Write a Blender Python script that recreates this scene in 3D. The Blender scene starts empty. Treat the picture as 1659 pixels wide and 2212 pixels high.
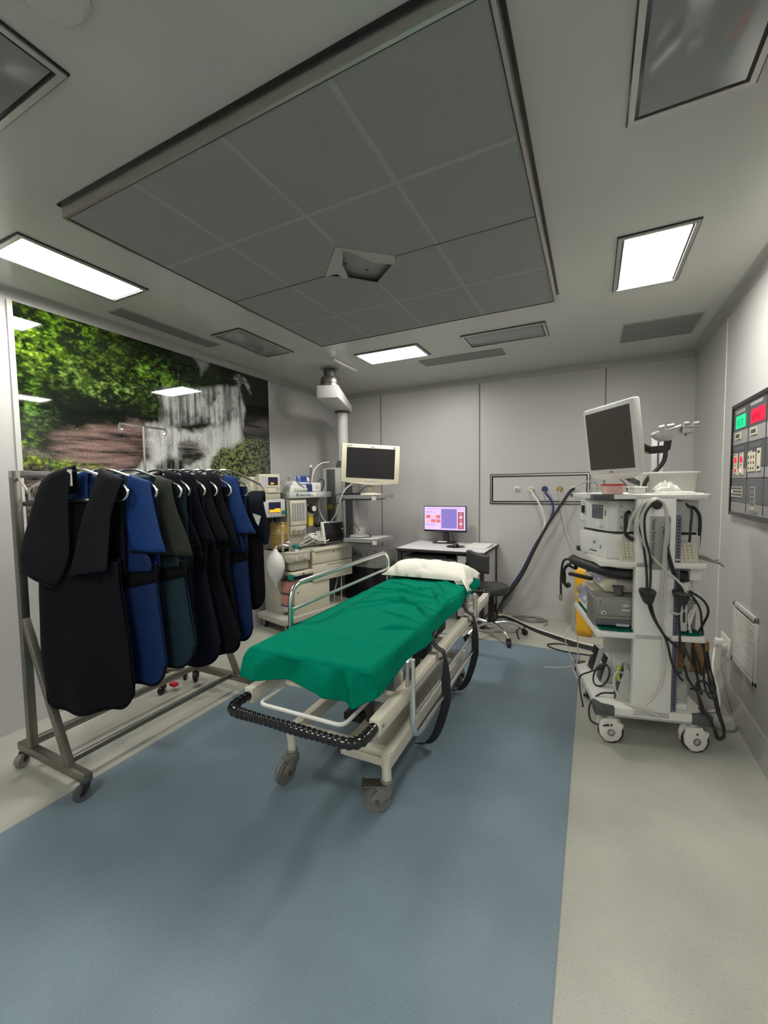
import bpy, bmesh, math, random
import numpy as np
from mathutils import Vector, Matrix, noise
random.seed(7)
sc = bpy.context.scene
COL = sc.collection
PI = math.pi

# ------------------------------------------------------------------ frames
class Fr:
    def __init__(s, ox=0, oy=0, deg=0):
        s.o = Vector((ox, oy, 0)); s.a = math.radians(deg); s.M = Matrix.Rotation(s.a, 3, 'Z')
    def w(s, p):
        return s.M @ Vector(p) + s.o
W = Fr()
BASE = {}

# ------------------------------------------------------------------ mesh builder
def fillet(pts, r, n=5, closed=False):
    pts = [Vector(p) for p in pts]; out = []
    N = len(pts)
    for i, p in enumerate(pts):
        if not closed and i in (0, N-1):
            out.append(p); continue
        a, b = pts[i-1], pts[(i+1) % N]
        da, db = (a-p), (b-p); la, lb = da.length, db.length
        q = min(r, la*.49, lb*.49)
        s, e = p+da.normalized()*q, p+db.normalized()*q
        for k in range(n+1):
            t = k/n
            out.append(s*(1-t)**2 + p*2*t*(1-t) + e*t*t)
    return out

def crom(pts, n=6):
    pts = [Vector(p) for p in pts]; out = []
    P = [pts[0]*2-pts[1]] + pts + [pts[-1]*2-pts[-2]]
    for i in range(1, len(P)-2):
        a, b, c, d = P[i-1:i+3]
        for k in range(n):
            t = k/n
            out.append(.5*((2*b)+(c-a)*t+(2*a-5*b+4*c-d)*t*t+(3*b-a-3*c+d)*t**3))
    out.append(pts[-1])
    return out

class MB:
    def __init__(s):
        s.bm = bmesh.new()
    def box(s, x0, x1, y0, y1, z0, z1, b=0, seg=2):
        vs = [s.bm.verts.new((x, y, z)) for x in (x0, x1) for y in (y0, y1) for z in (z0, z1)]
        f = [(0,1,3,2), (4,6,7,5), (0,4,5,1), (2,3,7,6), (0,2,6,4), (1,5,7,3)]
        fs = [s.bm.faces.new([vs[i] for i in q]) for q in f]
        if b:
            es = {e for q in fs for e in q.edges}
            r = bmesh.ops.bevel(s.bm, geom=list(es), offset=b, segments=seg, affect='EDGES', profile=.5)
            vs = list({v for q in r['faces'] for v in q.verts} | {v for v in vs if v.is_valid})
        return vs
    def obox(s, p0, p1, w, h, b=0, upv=(0, 0, 1)):
        """box bar from p0 to p1, w across, h along upv"""
        p0, p1 = Vector(p0), Vector(p1); d = (p1-p0); L = d.length; d.normalize()
        side = d.cross(Vector(upv)).normalized(); up = side.cross(d)
        vs = s.box(-w/2, w/2, 0, L, -h/2, h/2, b)
        M = Matrix((side, d, up)).transposed()
        for v in vs: v.co = M @ v.co + p0
        return vs
    def ring(s, c, d, u, r, n):
        v = d.cross(u)
        return [s.bm.verts.new(c + (u*math.cos(2*PI*i/n) + v*math.sin(2*PI*i/n))*r) for i in range(n)]
    def tube(s, pts, r, n=8, closed=False, caps=True):
        pts = [Vector(p) for p in pts]; N = len(pts)
        rs = r if isinstance(r, (list, tuple)) else [r]*N
        t0 = (pts[1]-pts[0]).normalized()
        u = t0.orthogonal().normalized(); rings = []; prev = t0
        for i, p in enumerate(pts):
            if closed: t = (pts[(i+1) % N]-pts[i-1])
            else: t = pts[min(i+1, N-1)]-pts[max(i-1, 0)]
            t = t.normalized() if t.length > 1e-9 else prev
            u = (u - t*u.dot(t)); u = u.normalized() if u.length > 1e-6 else t.orthogonal().normalized()
            rings.append(s.ring(p, t, u, rs[i], n)); prev = t
        for i in range(N if closed else N-1):
            a, b = rings[i], rings[(i+1) % N]
            off = 0
            if closed and i == N-1:
                off = min(range(n), key=lambda k: (b[k].co-a[0].co).length)
            for k in range(n):
                try: s.bm.faces.new((a[k], a[(k+1) % n], b[(k+1+off) % n], b[(k+off) % n]))
                except ValueError: pass
        if caps and not closed:
            s.bm.faces.new(rings[0][::-1]); s.bm.faces.new(rings[-1])
        return [v for q in rings for v in q]
    def cyl(s, p0, p1, r0, r1=None, n=20):
        return s.tube([p0, p1], [r0, r0 if r1 is None else r1], n)
    def lathe(s, prof, c=(0, 0, 0), d=(0, 0, 1), n=24, caps=True):
        """prof: list of (r, h) along d from c"""
        d = Vector(d).normalized(); u = d.orthogonal().normalized(); c = Vector(c)
        rings = [s.ring(c+d*h, d, u, max(r, 1e-4), n) for r, h in prof]
        for a, b in zip(rings, rings[1:]):
            for k in range(n): s.bm.faces.new((a[k], a[(k+1) % n], b[(k+1) % n], b[k]))
        if caps:
            s.bm.faces.new(rings[0][::-1]); s.bm.faces.new(rings[-1])
        return [v for q in rings for v in q]
    def prism(s, pts, d0, d1, ax='z', b=0):
        """closed polygon pts in the plane across ax, extruded d0..d1"""
        def mk(p, d):
            return {'z': (p[0], p[1], d), 'y': (p[0], d, p[1]), 'x': (d, p[0], p[1])}[ax]
        A = [s.bm.verts.new(mk(p, d0)) for p in pts]; B = [s.bm.verts.new(mk(p, d1)) for p in pts]
        n = len(pts); fs = [s.bm.faces.new(A[::-1]), s.bm.faces.new(B)]
        for i in range(n): fs.append(s.bm.faces.new((A[i], A[(i+1) % n], B[(i+1) % n], B[i])))
        vs = A+B
        if b:
            es = {e for q in fs for e in q.edges}
            r = bmesh.ops.bevel(s.bm, geom=list(es), offset=b, segments=2, affect='EDGES', profile=.5)
            vs = list({v for q in r['faces'] for v in q.verts} | {v for v in vs if v.is_valid})
        return vs
    def sph(s, c, r, n=12, m=8):
        if not isinstance(r, (list, tuple)): r = (r, r, r)
        c = Vector(c); rows = []
        for j in range(1, m):
            th = PI*j/m
            rows.append([s.bm.verts.new(c+Vector((r[0]*math.sin(th)*math.cos(2*PI*i/n), r[1]*math.sin(th)*math.sin(2*PI*i/n), r[2]*math.cos(th)))) for i in range(n)])
        t, bt = s.bm.verts.new(c+Vector((0, 0, r[2]))), s.bm.verts.new(c-Vector((0, 0, r[2])))
        for a, b in zip(rows, rows[1:]):
            for i in range(n): s.bm.faces.new((a[i], b[i], b[(i+1) % n], a[(i+1) % n]))
        for i in range(n):
            s.bm.faces.new((t, rows[0][i], rows[0][(i+1) % n])); s.bm.faces.new((bt, rows[-1][(i+1) % n], rows[-1][i]))
        return [v for q in rows for v in q]+[t, bt]
    def grid(s, fn, nu, nv, wrap=False):
        R = [[s.bm.verts.new(fn(i/nu, j/nv)) for i in range(nu if wrap else nu+1)] for j in range(nv+1)]
        for a, b in zip(R, R[1:]):
            for i in range(nu):
                k = (i+1) % len(a)
                s.bm.faces.new((a[i], a[k], b[k], b[i]))
        return [v for q in R for v in q]
    def rot(s, vs, deg, axis, c=(0, 0, 0)):
        M = Matrix.Rotation(math.radians(deg), 3, axis); c = Vector(c)
        for v in vs: v.co = M @ (v.co-c) + c
        return vs
    def mesh(s, name, base=(0, 0, 0), ang=40):
        bmesh.ops.recalc_face_normals(s.bm, faces=s.bm.faces[:])
        me = bpy.data.meshes.new(name); b = Vector(base)
        for v in s.bm.verts: v.co -= b
        s.bm.to_mesh(me); s.bm.free()
        me.shade_smooth()
        me.set_sharp_from_angle(angle=math.radians(ang))
        return me

def link(name, me, m, parent=None):
    o = bpy.data.objects.new(name, me); COL.objects.link(o)
    if m is not None: me.materials.append(m)
    if parent is not None: o.parent = parent
    return o

def tag(o, label, cat, group=None, kind=None):
    if label: o['label'] = label
    if cat: o['category'] = cat
    if group: o['group'] = group
    if kind: o['kind'] = kind
    return o

def thing(name, label, cat, base, fr=W, group=None):
    o = bpy.data.objects.new(name, None); COL.objects.link(o)
    o.location = fr.w(base); o.rotation_euler = (0, 0, fr.a); o.empty_display_size = .05
    BASE[o.name] = tuple(base)
    return tag(o, label, cat, group)

def part(name, mb, m, parent, label=None, ang=40, thick=0):
    base = BASE[parent.name]
    me = mb.mesh(name, base, ang)
    o = link(name, me, m, parent)
    BASE[o.name] = base
    if label: o['label'] = label
    if thick: solid(o, thick)
    return o

def solo(name, mb, m, label, cat, base, fr=W, group=None, ang=40, thick=0):
    me = mb.mesh(name, base, ang)
    o = link(name, me, m)
    o.location = fr.w(base); o.rotation_euler = (0, 0, fr.a); BASE[o.name] = tuple(base)
    if thick: solid(o, thick)
    return tag(o, label, cat, group)

def struct(name, mb, m, parent=None, ang=40):
    o = link(name, mb.mesh(name, (0, 0, 0), ang), m, parent); BASE[o.name] = (0, 0, 0)
    if parent is None: o['kind'] = 'structure'
    return o

def solid(o, t, off=0):
    md = o.modifiers.new('thickness', 'SOLIDIFY'); md.thickness = t; md.offset = off

def text_mb(body, size, origin, ex, ey, depth=.0008, align='LEFT'):
    """lettering laid out with its baseline along ex and its height along ey"""
    cu = bpy.data.curves.new('lettering', 'FONT'); cu.body = body; cu.size = size; cu.extrude = depth; cu.align_x = align
    cu.resolution_u = 2
    ob = bpy.data.objects.new('lettering', cu); COL.objects.link(ob)
    dg = bpy.context.evaluated_depsgraph_get()
    me = bpy.data.meshes.new_from_object(ob.evaluated_get(dg))
    bpy.data.objects.remove(ob); bpy.data.curves.remove(cu)
    ex, ey = Vector(ex).normalized(), Vector(ey).normalized(); ez = ex.cross(ey)
    M = Matrix((ex, ey, ez)).transposed()
    mb = MB(); mb.bm.from_mesh(me); bpy.data.meshes.remove(me)
    for v in mb.bm.verts: v.co = M @ v.co + Vector(origin)
    return mb

# ------------------------------------------------------------------ materials
def new_mat(name):
    m = bpy.data.materials.new(name); m.use_nodes = True
    nt = m.node_tree; return m, nt, nt.nodes['Principled BSDF']

def mat(name, c, rough=.5, metal=0, var=.12, scale=25, bump=0, bscale=120, spec=.5, coat=0, trans=0, alpha=1, emit=0, ecol=None, sheen=0, stretch=(1, 1, 1)):
    m, nt, b = new_mat(name)
    N, L = nt.nodes.new, nt.links.new
    tc = N('ShaderNodeTexCoord'); mp = N('ShaderNodeMapping'); mp.inputs['Scale'].default_value = stretch
    L(tc.outputs['Object'], mp.inputs['Vector'])
    ns = N('ShaderNodeTexNoise'); ns.inputs['Scale'].default_value = scale; ns.inputs['Detail'].default_value = 4
    L(mp.outputs['Vector'], ns.inputs['Vector'])
    mx = N('ShaderNodeMix'); mx.data_type = 'RGBA'
    c = tuple(c)
    mx.inputs['A'].default_value = tuple(max(0, k*(1-var)) for k in c)+(1,)
    mx.inputs['B'].default_value = tuple(min(1, k*(1+var)) for k in c)+(1,)
    L(ns.outputs['Fac'], mx.inputs['Factor']); L(mx.outputs['Result'], b.inputs['Base Color'])
    b.inputs['Roughness'].default_value = rough; b.inputs['Metallic'].default_value = metal
    b.inputs['Specular IOR Level'].default_value = spec
    if coat: b.inputs['Coat Weight'].default_value = coat; b.inputs['Coat Roughness'].default_value = .05
    if trans: b.inputs['Transmission Weight'].default_value = trans; b.inputs['IOR'].default_value = 1.3
    if alpha < 1: b.inputs['Alpha'].default_value = alpha
    if sheen: b.inputs['Sheen Weight'].default_value = sheen
    if emit:
        b.inputs['Emission Color'].default_value = (ecol or c)+(1,); b.inputs['Emission Strength'].default_value = emit
    if bump:
        n2 = N('ShaderNodeTexNoise'); n2.inputs['Scale'].default_value = bscale; n2.inputs['Detail'].default_value = 3
        L(mp.outputs['Vector'], n2.inputs['Vector'])
        bp = N('ShaderNodeBump'); bp.inputs['Strength'].default_value = bump; bp.inputs['Distance'].default_value = .004
        L(n2.outputs['Fac'], bp.inputs['Height']); L(bp.outputs['Normal'], b.inputs['Normal'])
    return m

def floor_mat():
    m, nt, b = new_mat('speckled_vinyl')
    N, L = nt.nodes.new, nt.links.new
    tc = N('ShaderNodeTexCoord'); sp = N('ShaderNodeSeparateXYZ'); L(tc.outputs['Object'], sp.inputs[0])
    def math_(op, a, bb=None):
        n = N('ShaderNodeMath'); n.operation = op
        for i, q in enumerate((a, bb)):
            if q is None: continue
            if isinstance(q, (int, float)): n.inputs[i].default_value = q
            else: L(q, n.inputs[i])
        return n.outputs[0]
    X, Y = sp.outputs[0], sp.outputs[1]
    ins = math_('MULTIPLY', math_('MULTIPLY', math_('GREATER_THAN', X, -2.228), math_('LESS_THAN', X, -.078)), math_('LESS_THAN', Y, 3.86))
    def mixc(f, a, bb):
        n = N('ShaderNodeMix'); n.data_type = 'RGBA'
        if isinstance(f, float): n.inputs['Factor'].default_value = f
        else: L(f, n.inputs['Factor'])
        for k, q in (('A', a), ('B', bb)):
            if isinstance(q, tuple): n.inputs[k].default_value = q+(1,)
            else: L(q, n.inputs[k])
        return n.outputs['Result']
    base = mixc(ins, (.41, .415, .36), (.178, .242, .288))
    def speck(scale, lo, hi, detail=2):
        n = N('ShaderNodeTexNoise'); n.inputs['Scale'].default_value = scale; n.inputs['Detail'].default_value = detail
        L(tc.outputs['Object'], n.inputs['Vector'])
        r = N('ShaderNodeMapRange'); r.inputs['From Min'].default_value = lo; r.inputs['From Max'].default_value = hi
        L(n.outputs['Fac'], r.inputs['Value']); return r.outputs['Result']
    dark = mixc(ins, (.31, .315, .27), (.125, .182, .225))
    lite = mixc(ins, (.48, .48, .42), (.205, .28, .335))
    c = mixc(speck(170, .58, .70), base, dark)
    c = mixc(speck(210, .58, .72), c, lite)
    # scuffed, dirtier lanes
    d = N('ShaderNodeTexNoise'); d.inputs['Scale'].default_value = 2.2; d.inputs['Detail'].default_value = 5
    L(tc.outputs['Object'], d.inputs['Vector'])
    rr = N('ShaderNodeMapRange'); rr.inputs['From Min'].default_value = .35; rr.inputs['From Max'].default_value = .7
    rr.inputs['To Min'].default_value = .85; rr.inputs['To Max'].default_value = 1.06; L(d.outputs['Fac'], rr.inputs['Value'])
    mm = N('ShaderNodeMix'); mm.data_type = 'RGBA'; mm.blend_type = 'MULTIPLY'; mm.inputs['Factor'].default_value = 1
    L(c, mm.inputs['A']); L(rr.outputs['Result'], mm.inputs['B'])
    # welded seams along the inlay
    sx = math_('LESS_THAN', math_('ABSOLUTE', math_('ADD', X, .078)), .003)
    sx2 = math_('LESS_THAN', math_('ABSOLUTE', math_('ADD', X, 2.228)), .003)
    sy = math_('MULTIPLY', math_('LESS_THAN', math_('ABSOLUTE', math_('SUBTRACT', Y, 3.86)), .003), math_('LESS_THAN', X, -.078))
    seam = math_('MULTIPLY', math_('MAXIMUM', math_('MAXIMUM', sx, sx2), sy), math_('LESS_THAN', Y, 3.865))
    L(mixc(math_('MULTIPLY', seam, .5), mm.outputs['Result'], (.12, .14, .15)), b.inputs['Base Color'])
    b.inputs['Roughness'].default_value = .42; b.inputs['Specular IOR Level'].default_value = .35
    n2 = N('ShaderNodeTexNoise'); n2.inputs['Scale'].default_value = 220; L(tc.outputs['Object'], n2.inputs['Vector'])
    bp = N('ShaderNodeBump'); bp.inputs['Strength'].default_value = .12; bp.inputs['Distance'].default_value = .002
    L(n2.outputs['Fac'], bp.inputs['Height']); L(bp.outputs['Normal'], b.inputs['Normal'])
    return m

def perforated(name, c, dark, scale):
    m, nt, b = new_mat(name); N, L = nt.nodes.new, nt.links.new
    tc = N('ShaderNodeTexCoord'); v = N('ShaderNodeTexVoronoi'); v.inputs['Scale'].default_value = scale; v.inputs['Randomness'].default_value = 0
    L(tc.outputs['Object'], v.inputs['Vector'])
    r = N('ShaderNodeMapRange'); r.inputs['From Min'].default_value = .28; r.inputs['From Max'].default_value = .36; L(v.outputs['Distance'], r.inputs['Value'])
    mx = N('ShaderNodeMix'); mx.data_type = 'RGBA'; mx.inputs['A'].default_value = tuple(dark)+(1,); mx.inputs['B'].default_value = tuple(c)+(1,)
    L(r.outputs['Result'], mx.inputs['Factor']); L(mx.outputs['Result'], b.inputs['Base Color']); b.inputs['Roughness'].default_value = .5
    return m

LAMP = 34.0
EXPOSURE = .84
M = {}
def mk(k, *a, **kw): M[k] = mat(k, *a, **kw)
M['floor'] = floor_mat()
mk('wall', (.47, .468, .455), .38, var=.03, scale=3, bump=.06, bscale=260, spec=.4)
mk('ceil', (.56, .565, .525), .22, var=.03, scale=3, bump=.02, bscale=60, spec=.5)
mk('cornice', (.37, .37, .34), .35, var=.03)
mk('joint', (.19, .175, .155), .5)
mk('joint_light', (.62, .62, .58), .4)
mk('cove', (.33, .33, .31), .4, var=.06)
mk('steel', (.56, .54, .50), .3, 1, var=.1, scale=12, stretch=(1, 1, 8))
mk('steel_dull', (.27, .255, .225), .38, 1, var=.15, scale=14)
mk('chrome', (.84, .84, .82), .20, 1, var=.04)
mk('alu', (.55, .55, .53), .4, .9, var=.06)
mk('black', (.012, .012, .014), .4, var=.2)
mk('rubber', (.018, .018, .02), .55, var=.2)
mk('gloss_black', (.010, .010, .011), .16, var=.2, spec=.6)
mk('screen', (.014, .012, .014), .28, var=.1, spec=.45)
mk('screen_warm', (.070, .060, .053), .45, var=.08, spec=.3)
mk('white_plastic', (.72, .72, .68), .4, var=.04)
mk('white_paint', (.74, .74, .70), .35, var=.05, scale=9)
mk('cream', (.62, .585, .45), .42, var=.06, scale=10)
mk('cream_dark', (.44, .42, .33), .45, var=.08)
mk('putty', (.46, .44, .38), .5, var=.06)
mk('beige_paint', (.66, .63, .52), .38, var=.12, scale=18, bump=.05)
mk('grey', (.28, .28, .275), .45, var=.06)
mk('grey_light', (.52, .52, .50), .42, var=.05)
mk('grey_dark', (.075, .075, .08), .45, var=.1)
mk('slate', (.105, .108, .125), .4, var=.06)
mk('fabric_screen', (.315, .315, .308), .8, var=.04, scale=6, bump=.1, bscale=400, spec=.1)
mk('fabric_seam', (.37, .37, .36), .8, var=.06, spec=.1)
mk('vinyl_tape', (.42, .42, .38), .5, var=.08)
mk('glass_panel', (.27, .275, .275), .12, var=.12, scale=1.5, spec=.6)
mk('green_cloth', (.0, .185, .108), .9, var=.08, scale=60, bump=.12, bscale=500, spec=.04)
mk('green_dark', (.0, .10, .075), .85, var=.15, scale=40, bump=.1, spec=.15)
mk('pillow', (.80, .775, .70), .85, var=.03, scale=20, bump=.15, bscale=90, spec=.1)
mk('charcoal', (.009, .0095, .0125), .75, var=.2, scale=12, bump=.25, bscale=22, spec=.16)
mk('night', (.0035, .004, .0065), .75, var=.25, scale=12, bump=.25, bscale=22, spec=.16)
mk('pitch', (.003, .003, .0035), .8, var=.3, spec=.15)
mk('royal', (.014, .050, .19), .62, var=.18, scale=30, bump=.25, bscale=22, spec=.16)
mk('royal_dark', (.007, .022, .085), .65, var=.2, scale=30, bump=.25, bscale=22, spec=.16)
mk('teal', (.010, .028, .038), .65, var=.2, scale=20, bump=.25, bscale=22, spec=.16)
mk('olive', (.034, .038, .031), .7, var=.2, scale=20, bump=.25, bscale=22, spec=.16)
mk('navy', (.005, .007, .016), .75, var=.2, scale=20, bump=.25, bscale=22, spec=.16)
mk('paper', (.78, .77, .73), .7, var=.05, scale=40)
mk('desk_top', (.74, .73, .74), .35, var=.03)
mk('desk_panel', (.56, .56, .56), .5, var=.04)
mk('desk_edge', (.035, .025, .022), .5)
mk('seat_vinyl', (.035, .036, .036), .5, var=.1, bump=.2, bscale=300)
mk('pink_lime', (.55, .24, .20), .7, var=.35, scale=90, bump=.5, bscale=90)
mk('amber', (.20, .12, .025), .12, var=.3, scale=14, spec=.7)
mk('amber_clear', (.50, .36, .12), .12, var=.15, alpha=.38, spec=.7)
mk('metal_case', (.27, .27, .24), .4, .5, var=.06)
mk('amber_lite', (.36, .25, .06), .15, var=.2, spec=.7)
mk('bag', (.74, .73, .70), .45, var=.06, scale=18, bump=.1, bscale=40)
mk('teal_plastic', (.0, .16, .12), .35)
mk('blue_plastic', (.045, .11, .42), .35)
mk('navy_plastic', (.02, .035, .12), .4)
mk('gold', (.42, .30, .06), .35, .3)
mk('yellow', (.78, .42, .02), .4, var=.08)
mk('yellow_tag', (.75, .62, .05), .5)
mk('orange_dark', (.40, .12, .015), .4)
mk('red', (.62, .012, .03), .35)
mk('pink_clear', (.85, .55, .52), .25, var=.15, scale=40, alpha=.75)
mk('clear', (.80, .82, .80), .12, var=.04, alpha=.28)
mk('clear_tube', (.66, .66, .60), .18, var=.05, alpha=.62)
mk('milky', (.60, .62, .57), .3, var=.1, alpha=.72)
mk('lilac', (.30, .29, .42), .3, var=.1, scale=30)
mk('lilac_lite', (.72, .72, .80), .3)
mk('rail_blue', (.115, .115, .175), .45, var=.06)
mk('carton', (.34, .335, .315), .75, var=.06)
mk('cardboard', (.33, .185, .075), .8, var=.08)
mk('lime', (.30, .52, .04), .4)
mk('hose_white', (.74, .72, .64), .4)
mk('hose_blue', (.03, .045, .15), .4)
mk('cable', (.014, .014, .016), .45)
mk('cable_grey', (.22, .215, .20), .5)
mk('tyre_grey', (.17, .165, .15), .55, var=.12)
mk('caster_grey', (.20, .195, .175), .5, var=.15)
mk('wheel_white', (.74, .735, .68), .35, var=.05)
mk('ink', (.02, .02, .025), .6)
mk('ink_red', (.30, .01, .015), .5)
mk('ink_grey', (.20, .20, .20), .6)
mk('ink_teal', (.02, .11, .11), .5)
mk('sticker', (.33, .335, .31), .45, .2)
mk('key', (.58, .565, .47), .45)
mk('lamp', (1, 1, 1), .5, emit=LAMP, ecol=(1.0, .965, .90))
def glow(k, c, e): mk(k, tuple(q*.3 for q in c), .4, emit=e, ecol=c)
glow('led_green', (.0, .75, .32), .5)
glow('led_green_digit', (.0, .40, .16), .5)
glow('led_red', (.95, .0, .05), .5)
glow('led_red_dim', (.55, .0, .03), .5)
glow('led_pink', (.95, .38, .34), .8)
glow('screen_lilac', (.62, .44, .90), .68)
glow('screen_violet', (.22, .17, .48), .6)
glow('screen_flesh', (.62, .16, .16), .6)
glow('screen_flesh_dark', (.17, .03, .06), .5)
glow('screen_flesh_pale', (.85, .42, .50), .6)
glow('screen_amber', (.90, .38, .02), .8)
glow('screen_navy', (.015, .012, .05), .3)
glow('screen_blue', (.03, .05, .16), .3)
M['perf'] = perforated('perforated_plate', (.27, .265, .25), (.12, .115, .11), 120)
M['perf_light'] = perforated('perforated_grille', (.24, .24, .235), (.12, .12, .118), 150)

# ================================================================== ROOM
XL, XR, YB, YF, ZC = -3.16, .834, 4.815, -1.9, 2.66
mb = MB(); mb.box(XL-.1, XR+.1, YF-.1, YB+.1, -.08, 0); struct('floor', mb, M['floor'])
mb = MB(); mb.box(XL-.1, XR+.1, YF-.1, YB+.1, ZC, ZC+.08); struct('ceiling', mb, M['ceil'])
mb = MB(); mb.box(XL-.1, XL, YF, YB, 0, ZC); wall_l = struct('wall_left', mb, M['wall'])
mb = MB(); mb.box(XR, XR+.1, YF, YB, 0, ZC); wall_r = struct('wall_right', mb, M['wall'])
mb = MB(); mb.box(XL-.1, XR+.1, YB, YB+.1, 0, ZC); wall_b = struct('wall_back', mb, M['wall'])
mb = MB(); mb.box(XL-.1, XR+.1, YF-.1, YF, 0, ZC); struct('wall_front', mb, M['wall'])
for sx in (-2.436, -1.173, .098):
    mb = MB(); mb.box(sx-.007, sx+.007, YB-.004, YB+.002, .1, ZC-.06); struct('joint_strip', mb, M['joint'], wall_b)
for sy in (3.806, 1.9):
    mb = MB(); mb.box(XR-.004, XR+.002, sy-.006, sy+.006, .1, ZC-.06); struct('joint_strip', mb, M['joint_light'], wall_r)
for sy in (.35,):
    mb = MB(); mb.box(XL-.002, XL+.004, sy-.006, sy+.006, .1, ZC-.06); struct('joint_strip', mb, M['joint'], wall_l)
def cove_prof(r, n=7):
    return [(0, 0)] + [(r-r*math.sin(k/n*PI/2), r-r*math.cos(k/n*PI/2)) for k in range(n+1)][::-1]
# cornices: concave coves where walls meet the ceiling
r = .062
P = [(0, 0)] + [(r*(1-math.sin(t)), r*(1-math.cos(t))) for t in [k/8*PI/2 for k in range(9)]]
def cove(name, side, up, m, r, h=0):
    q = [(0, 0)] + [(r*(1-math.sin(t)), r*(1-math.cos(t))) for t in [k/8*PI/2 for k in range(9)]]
    if h: q = [(0, 0), (0, h), (.006, h)] + [(.006+a, b) for a, b in q[1:] if b < h]
    mb = MB()
    f = lambda b: (ZC-b) if up else b
    if side == 'left': mb.prism([(XL+a, f(b)) for a, b in q], YF, YB, 'y')
    if side == 'right': mb.prism([(XR-a, f(b)) for a, b in q], YF, YB, 'y')
    if side == 'back': mb.prism([(YB-a, f(b)) for a, b in q], XL, XR, 'x')
    if side == 'front': mb.prism([(YF+a, f(b)) for a, b in q], XL, XR, 'x')
    return struct(name, mb, m)
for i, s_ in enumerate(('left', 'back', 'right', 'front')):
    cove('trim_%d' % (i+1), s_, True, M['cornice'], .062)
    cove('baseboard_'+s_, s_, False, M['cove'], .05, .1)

def ring(mb, x0, x1, y0, y1, w, z0, z1):
    mb.box(x0, x1, y0, y0+w, z0, z1); mb.box(x0, x1, y1-w, y1, z0, z1)
    mb.box(x0, x0+w, y0+w, y1-w, z0, z1); mb.box(x1-w, x1, y0+w, y1-w, z0, z1)
# ------------------------------------------------------------------ ceiling lamps
def ceiling_lamp(x0, x1, y0, y1, lit, label):
    t = thing('ceiling_lamp', label, 'ceiling lamp', ((x0+x1)/2, (y0+y1)/2, ZC), group='recessed ceiling lamps')
    mb = MB(); ring(mb, x0, x1, y0, y1, .006, ZC-.006, ZC); ring(mb, x0+.022, x1-.022, y0+.022, y1-.022, .014, ZC-.007, ZC)
    part('gasket', mb, M['gloss_black'], t)
    mb = MB(); ring(mb, x0+.005, x1-.005, y0+.005, y1-.005, .018, ZC-.012, ZC); part('frame', mb, M['alu'], t)
    mb = MB(); mb.box(x0+.034, x1-.034, y0+.034, y1-.034, ZC-.010, ZC-.001, .002)
    part('diffuser', mb, M['lamp'] if lit else M['glass_panel'], t)
ceiling_lamp(-2.755, -2.424, 1.055, 1.706, True, 'lit white ceiling lamp above the hanging aprons')
ceiling_lamp(.088, .432, 2.438, 3.093, True, 'lit white ceiling lamp above the monitor trolley')
ceiling_lamp(-1.985, -1.36, 3.387, 3.728, True, 'lit white ceiling lamp above the desk and stretcher head')
ceiling_lamp(-2.718, -2.408, 2.415, 3.058, False, 'unlit grey ceiling lamp beside the waterfall picture wall')
ceiling_lamp(-.988, -.337, 3.395, 3.725, False, 'unlit grey ceiling lamp between the lit lamp and the square vent')
ceiling_lamp(.08, .425, 1.07, 1.715, False, 'unlit glossy ceiling lamp past the lit one over the trolley')
ceiling_lamp(-2.03, -1.38, .42, .755, False, 'unlit ceiling lamp cut by the picture edge near the steel framed screen')
# unseen lamp panels added behind the camera to brighten the near floor
ceiling_lamp(-1.25, -.60, -.75, -.42, True, 'unseen lit ceiling panel added behind the viewer to brighten the near floor')
ceiling_lamp(-.2, .145, -1.75, -1.1, True, 'second unseen lit panel added farther behind the viewer to brighten the floor')

# ------------------------------------------------------------------ laminar airflow screen
LX0, LX1, LY0, LY1, LZ = -2.035, -.226, 1.05, 2.95, 2.605
t = thing('air_diffuser', 'large grey fabric airflow screen in a steel frame on the ceiling', 'ceiling air diffuser', ((LX0+LX1)/2, (LY0+LY1)/2, ZC))
mb = MB(); ring(mb, LX0, LX1, LY0, LY1, .012, LZ, ZC); part('frame', mb, M['steel'], t)
mb = MB(); ring(mb, LX0-.012, LX1+.012, LY0-.012, LY1+.012, .012, ZC-.006, ZC); part('gasket', mb, M['gloss_black'], t)
mb = MB(); ring(mb, LX0+.012, LX1-.012, LY0+.012, LY1-.012, .004, LZ+.001, ZC-.02); part('seal', mb, M['rubber'], t)
YS = 1.99
hx0, hx1, hy0, hy1 = -1.32, -.93, 1.78, 2.19     # the corner that has come loose
zf = LZ+.004
mb = MB()
for pts in ([(LX0+.016, LY0+.016), (LX1-.016, LY0+.016), (LX1-.016, YS-.002), (-.915, YS-.002), (-1.13, 1.78), (-1.33, YS-.002), (LX0+.016, YS-.002)],
            [(LX0+.016, YS+.002), (-1.325, YS+.002), (-1.245, 2.055), (-1.12, 2.19), (-.965, 2.06), (-.91, YS+.002), (LX1-.016, YS+.002), (LX1-.016, LY1-.016), (LX0+.016, LY1-.016)]):
    mb.prism(pts, zf, zf+.003, 'z')
part('screen', mb, M['fabric_screen'], t, 'grey fabric of two sheets with a gaping hole')
mb = MB()
for lx in (-.69, -1.118, -1.575): 
    for a, b in ((LY0+.02, 1.74 if lx == -1.118 else YS-.01), (2.22 if lx == -1.118 else YS+.01, LY1-.02)): mb.box(lx-.011, lx+.011, a, b, zf-.0012, zf)
for ly in (1.525, 2.466): mb.box(LX0+.02, LX1-.02, ly-.011, ly+.011, zf-.0014, zf)
part('backing_grid', mb, M['fabric_seam'], t)
for a_, b_ in ((LX0+.014, -1.33), (-.912, LX1-.014)):
    mb = MB(); mb.box(a_, b_, YS-.003, YS+.003, zf-.0016, zf+.002); part('split_line', mb, M['grey_dark'], t)
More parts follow.
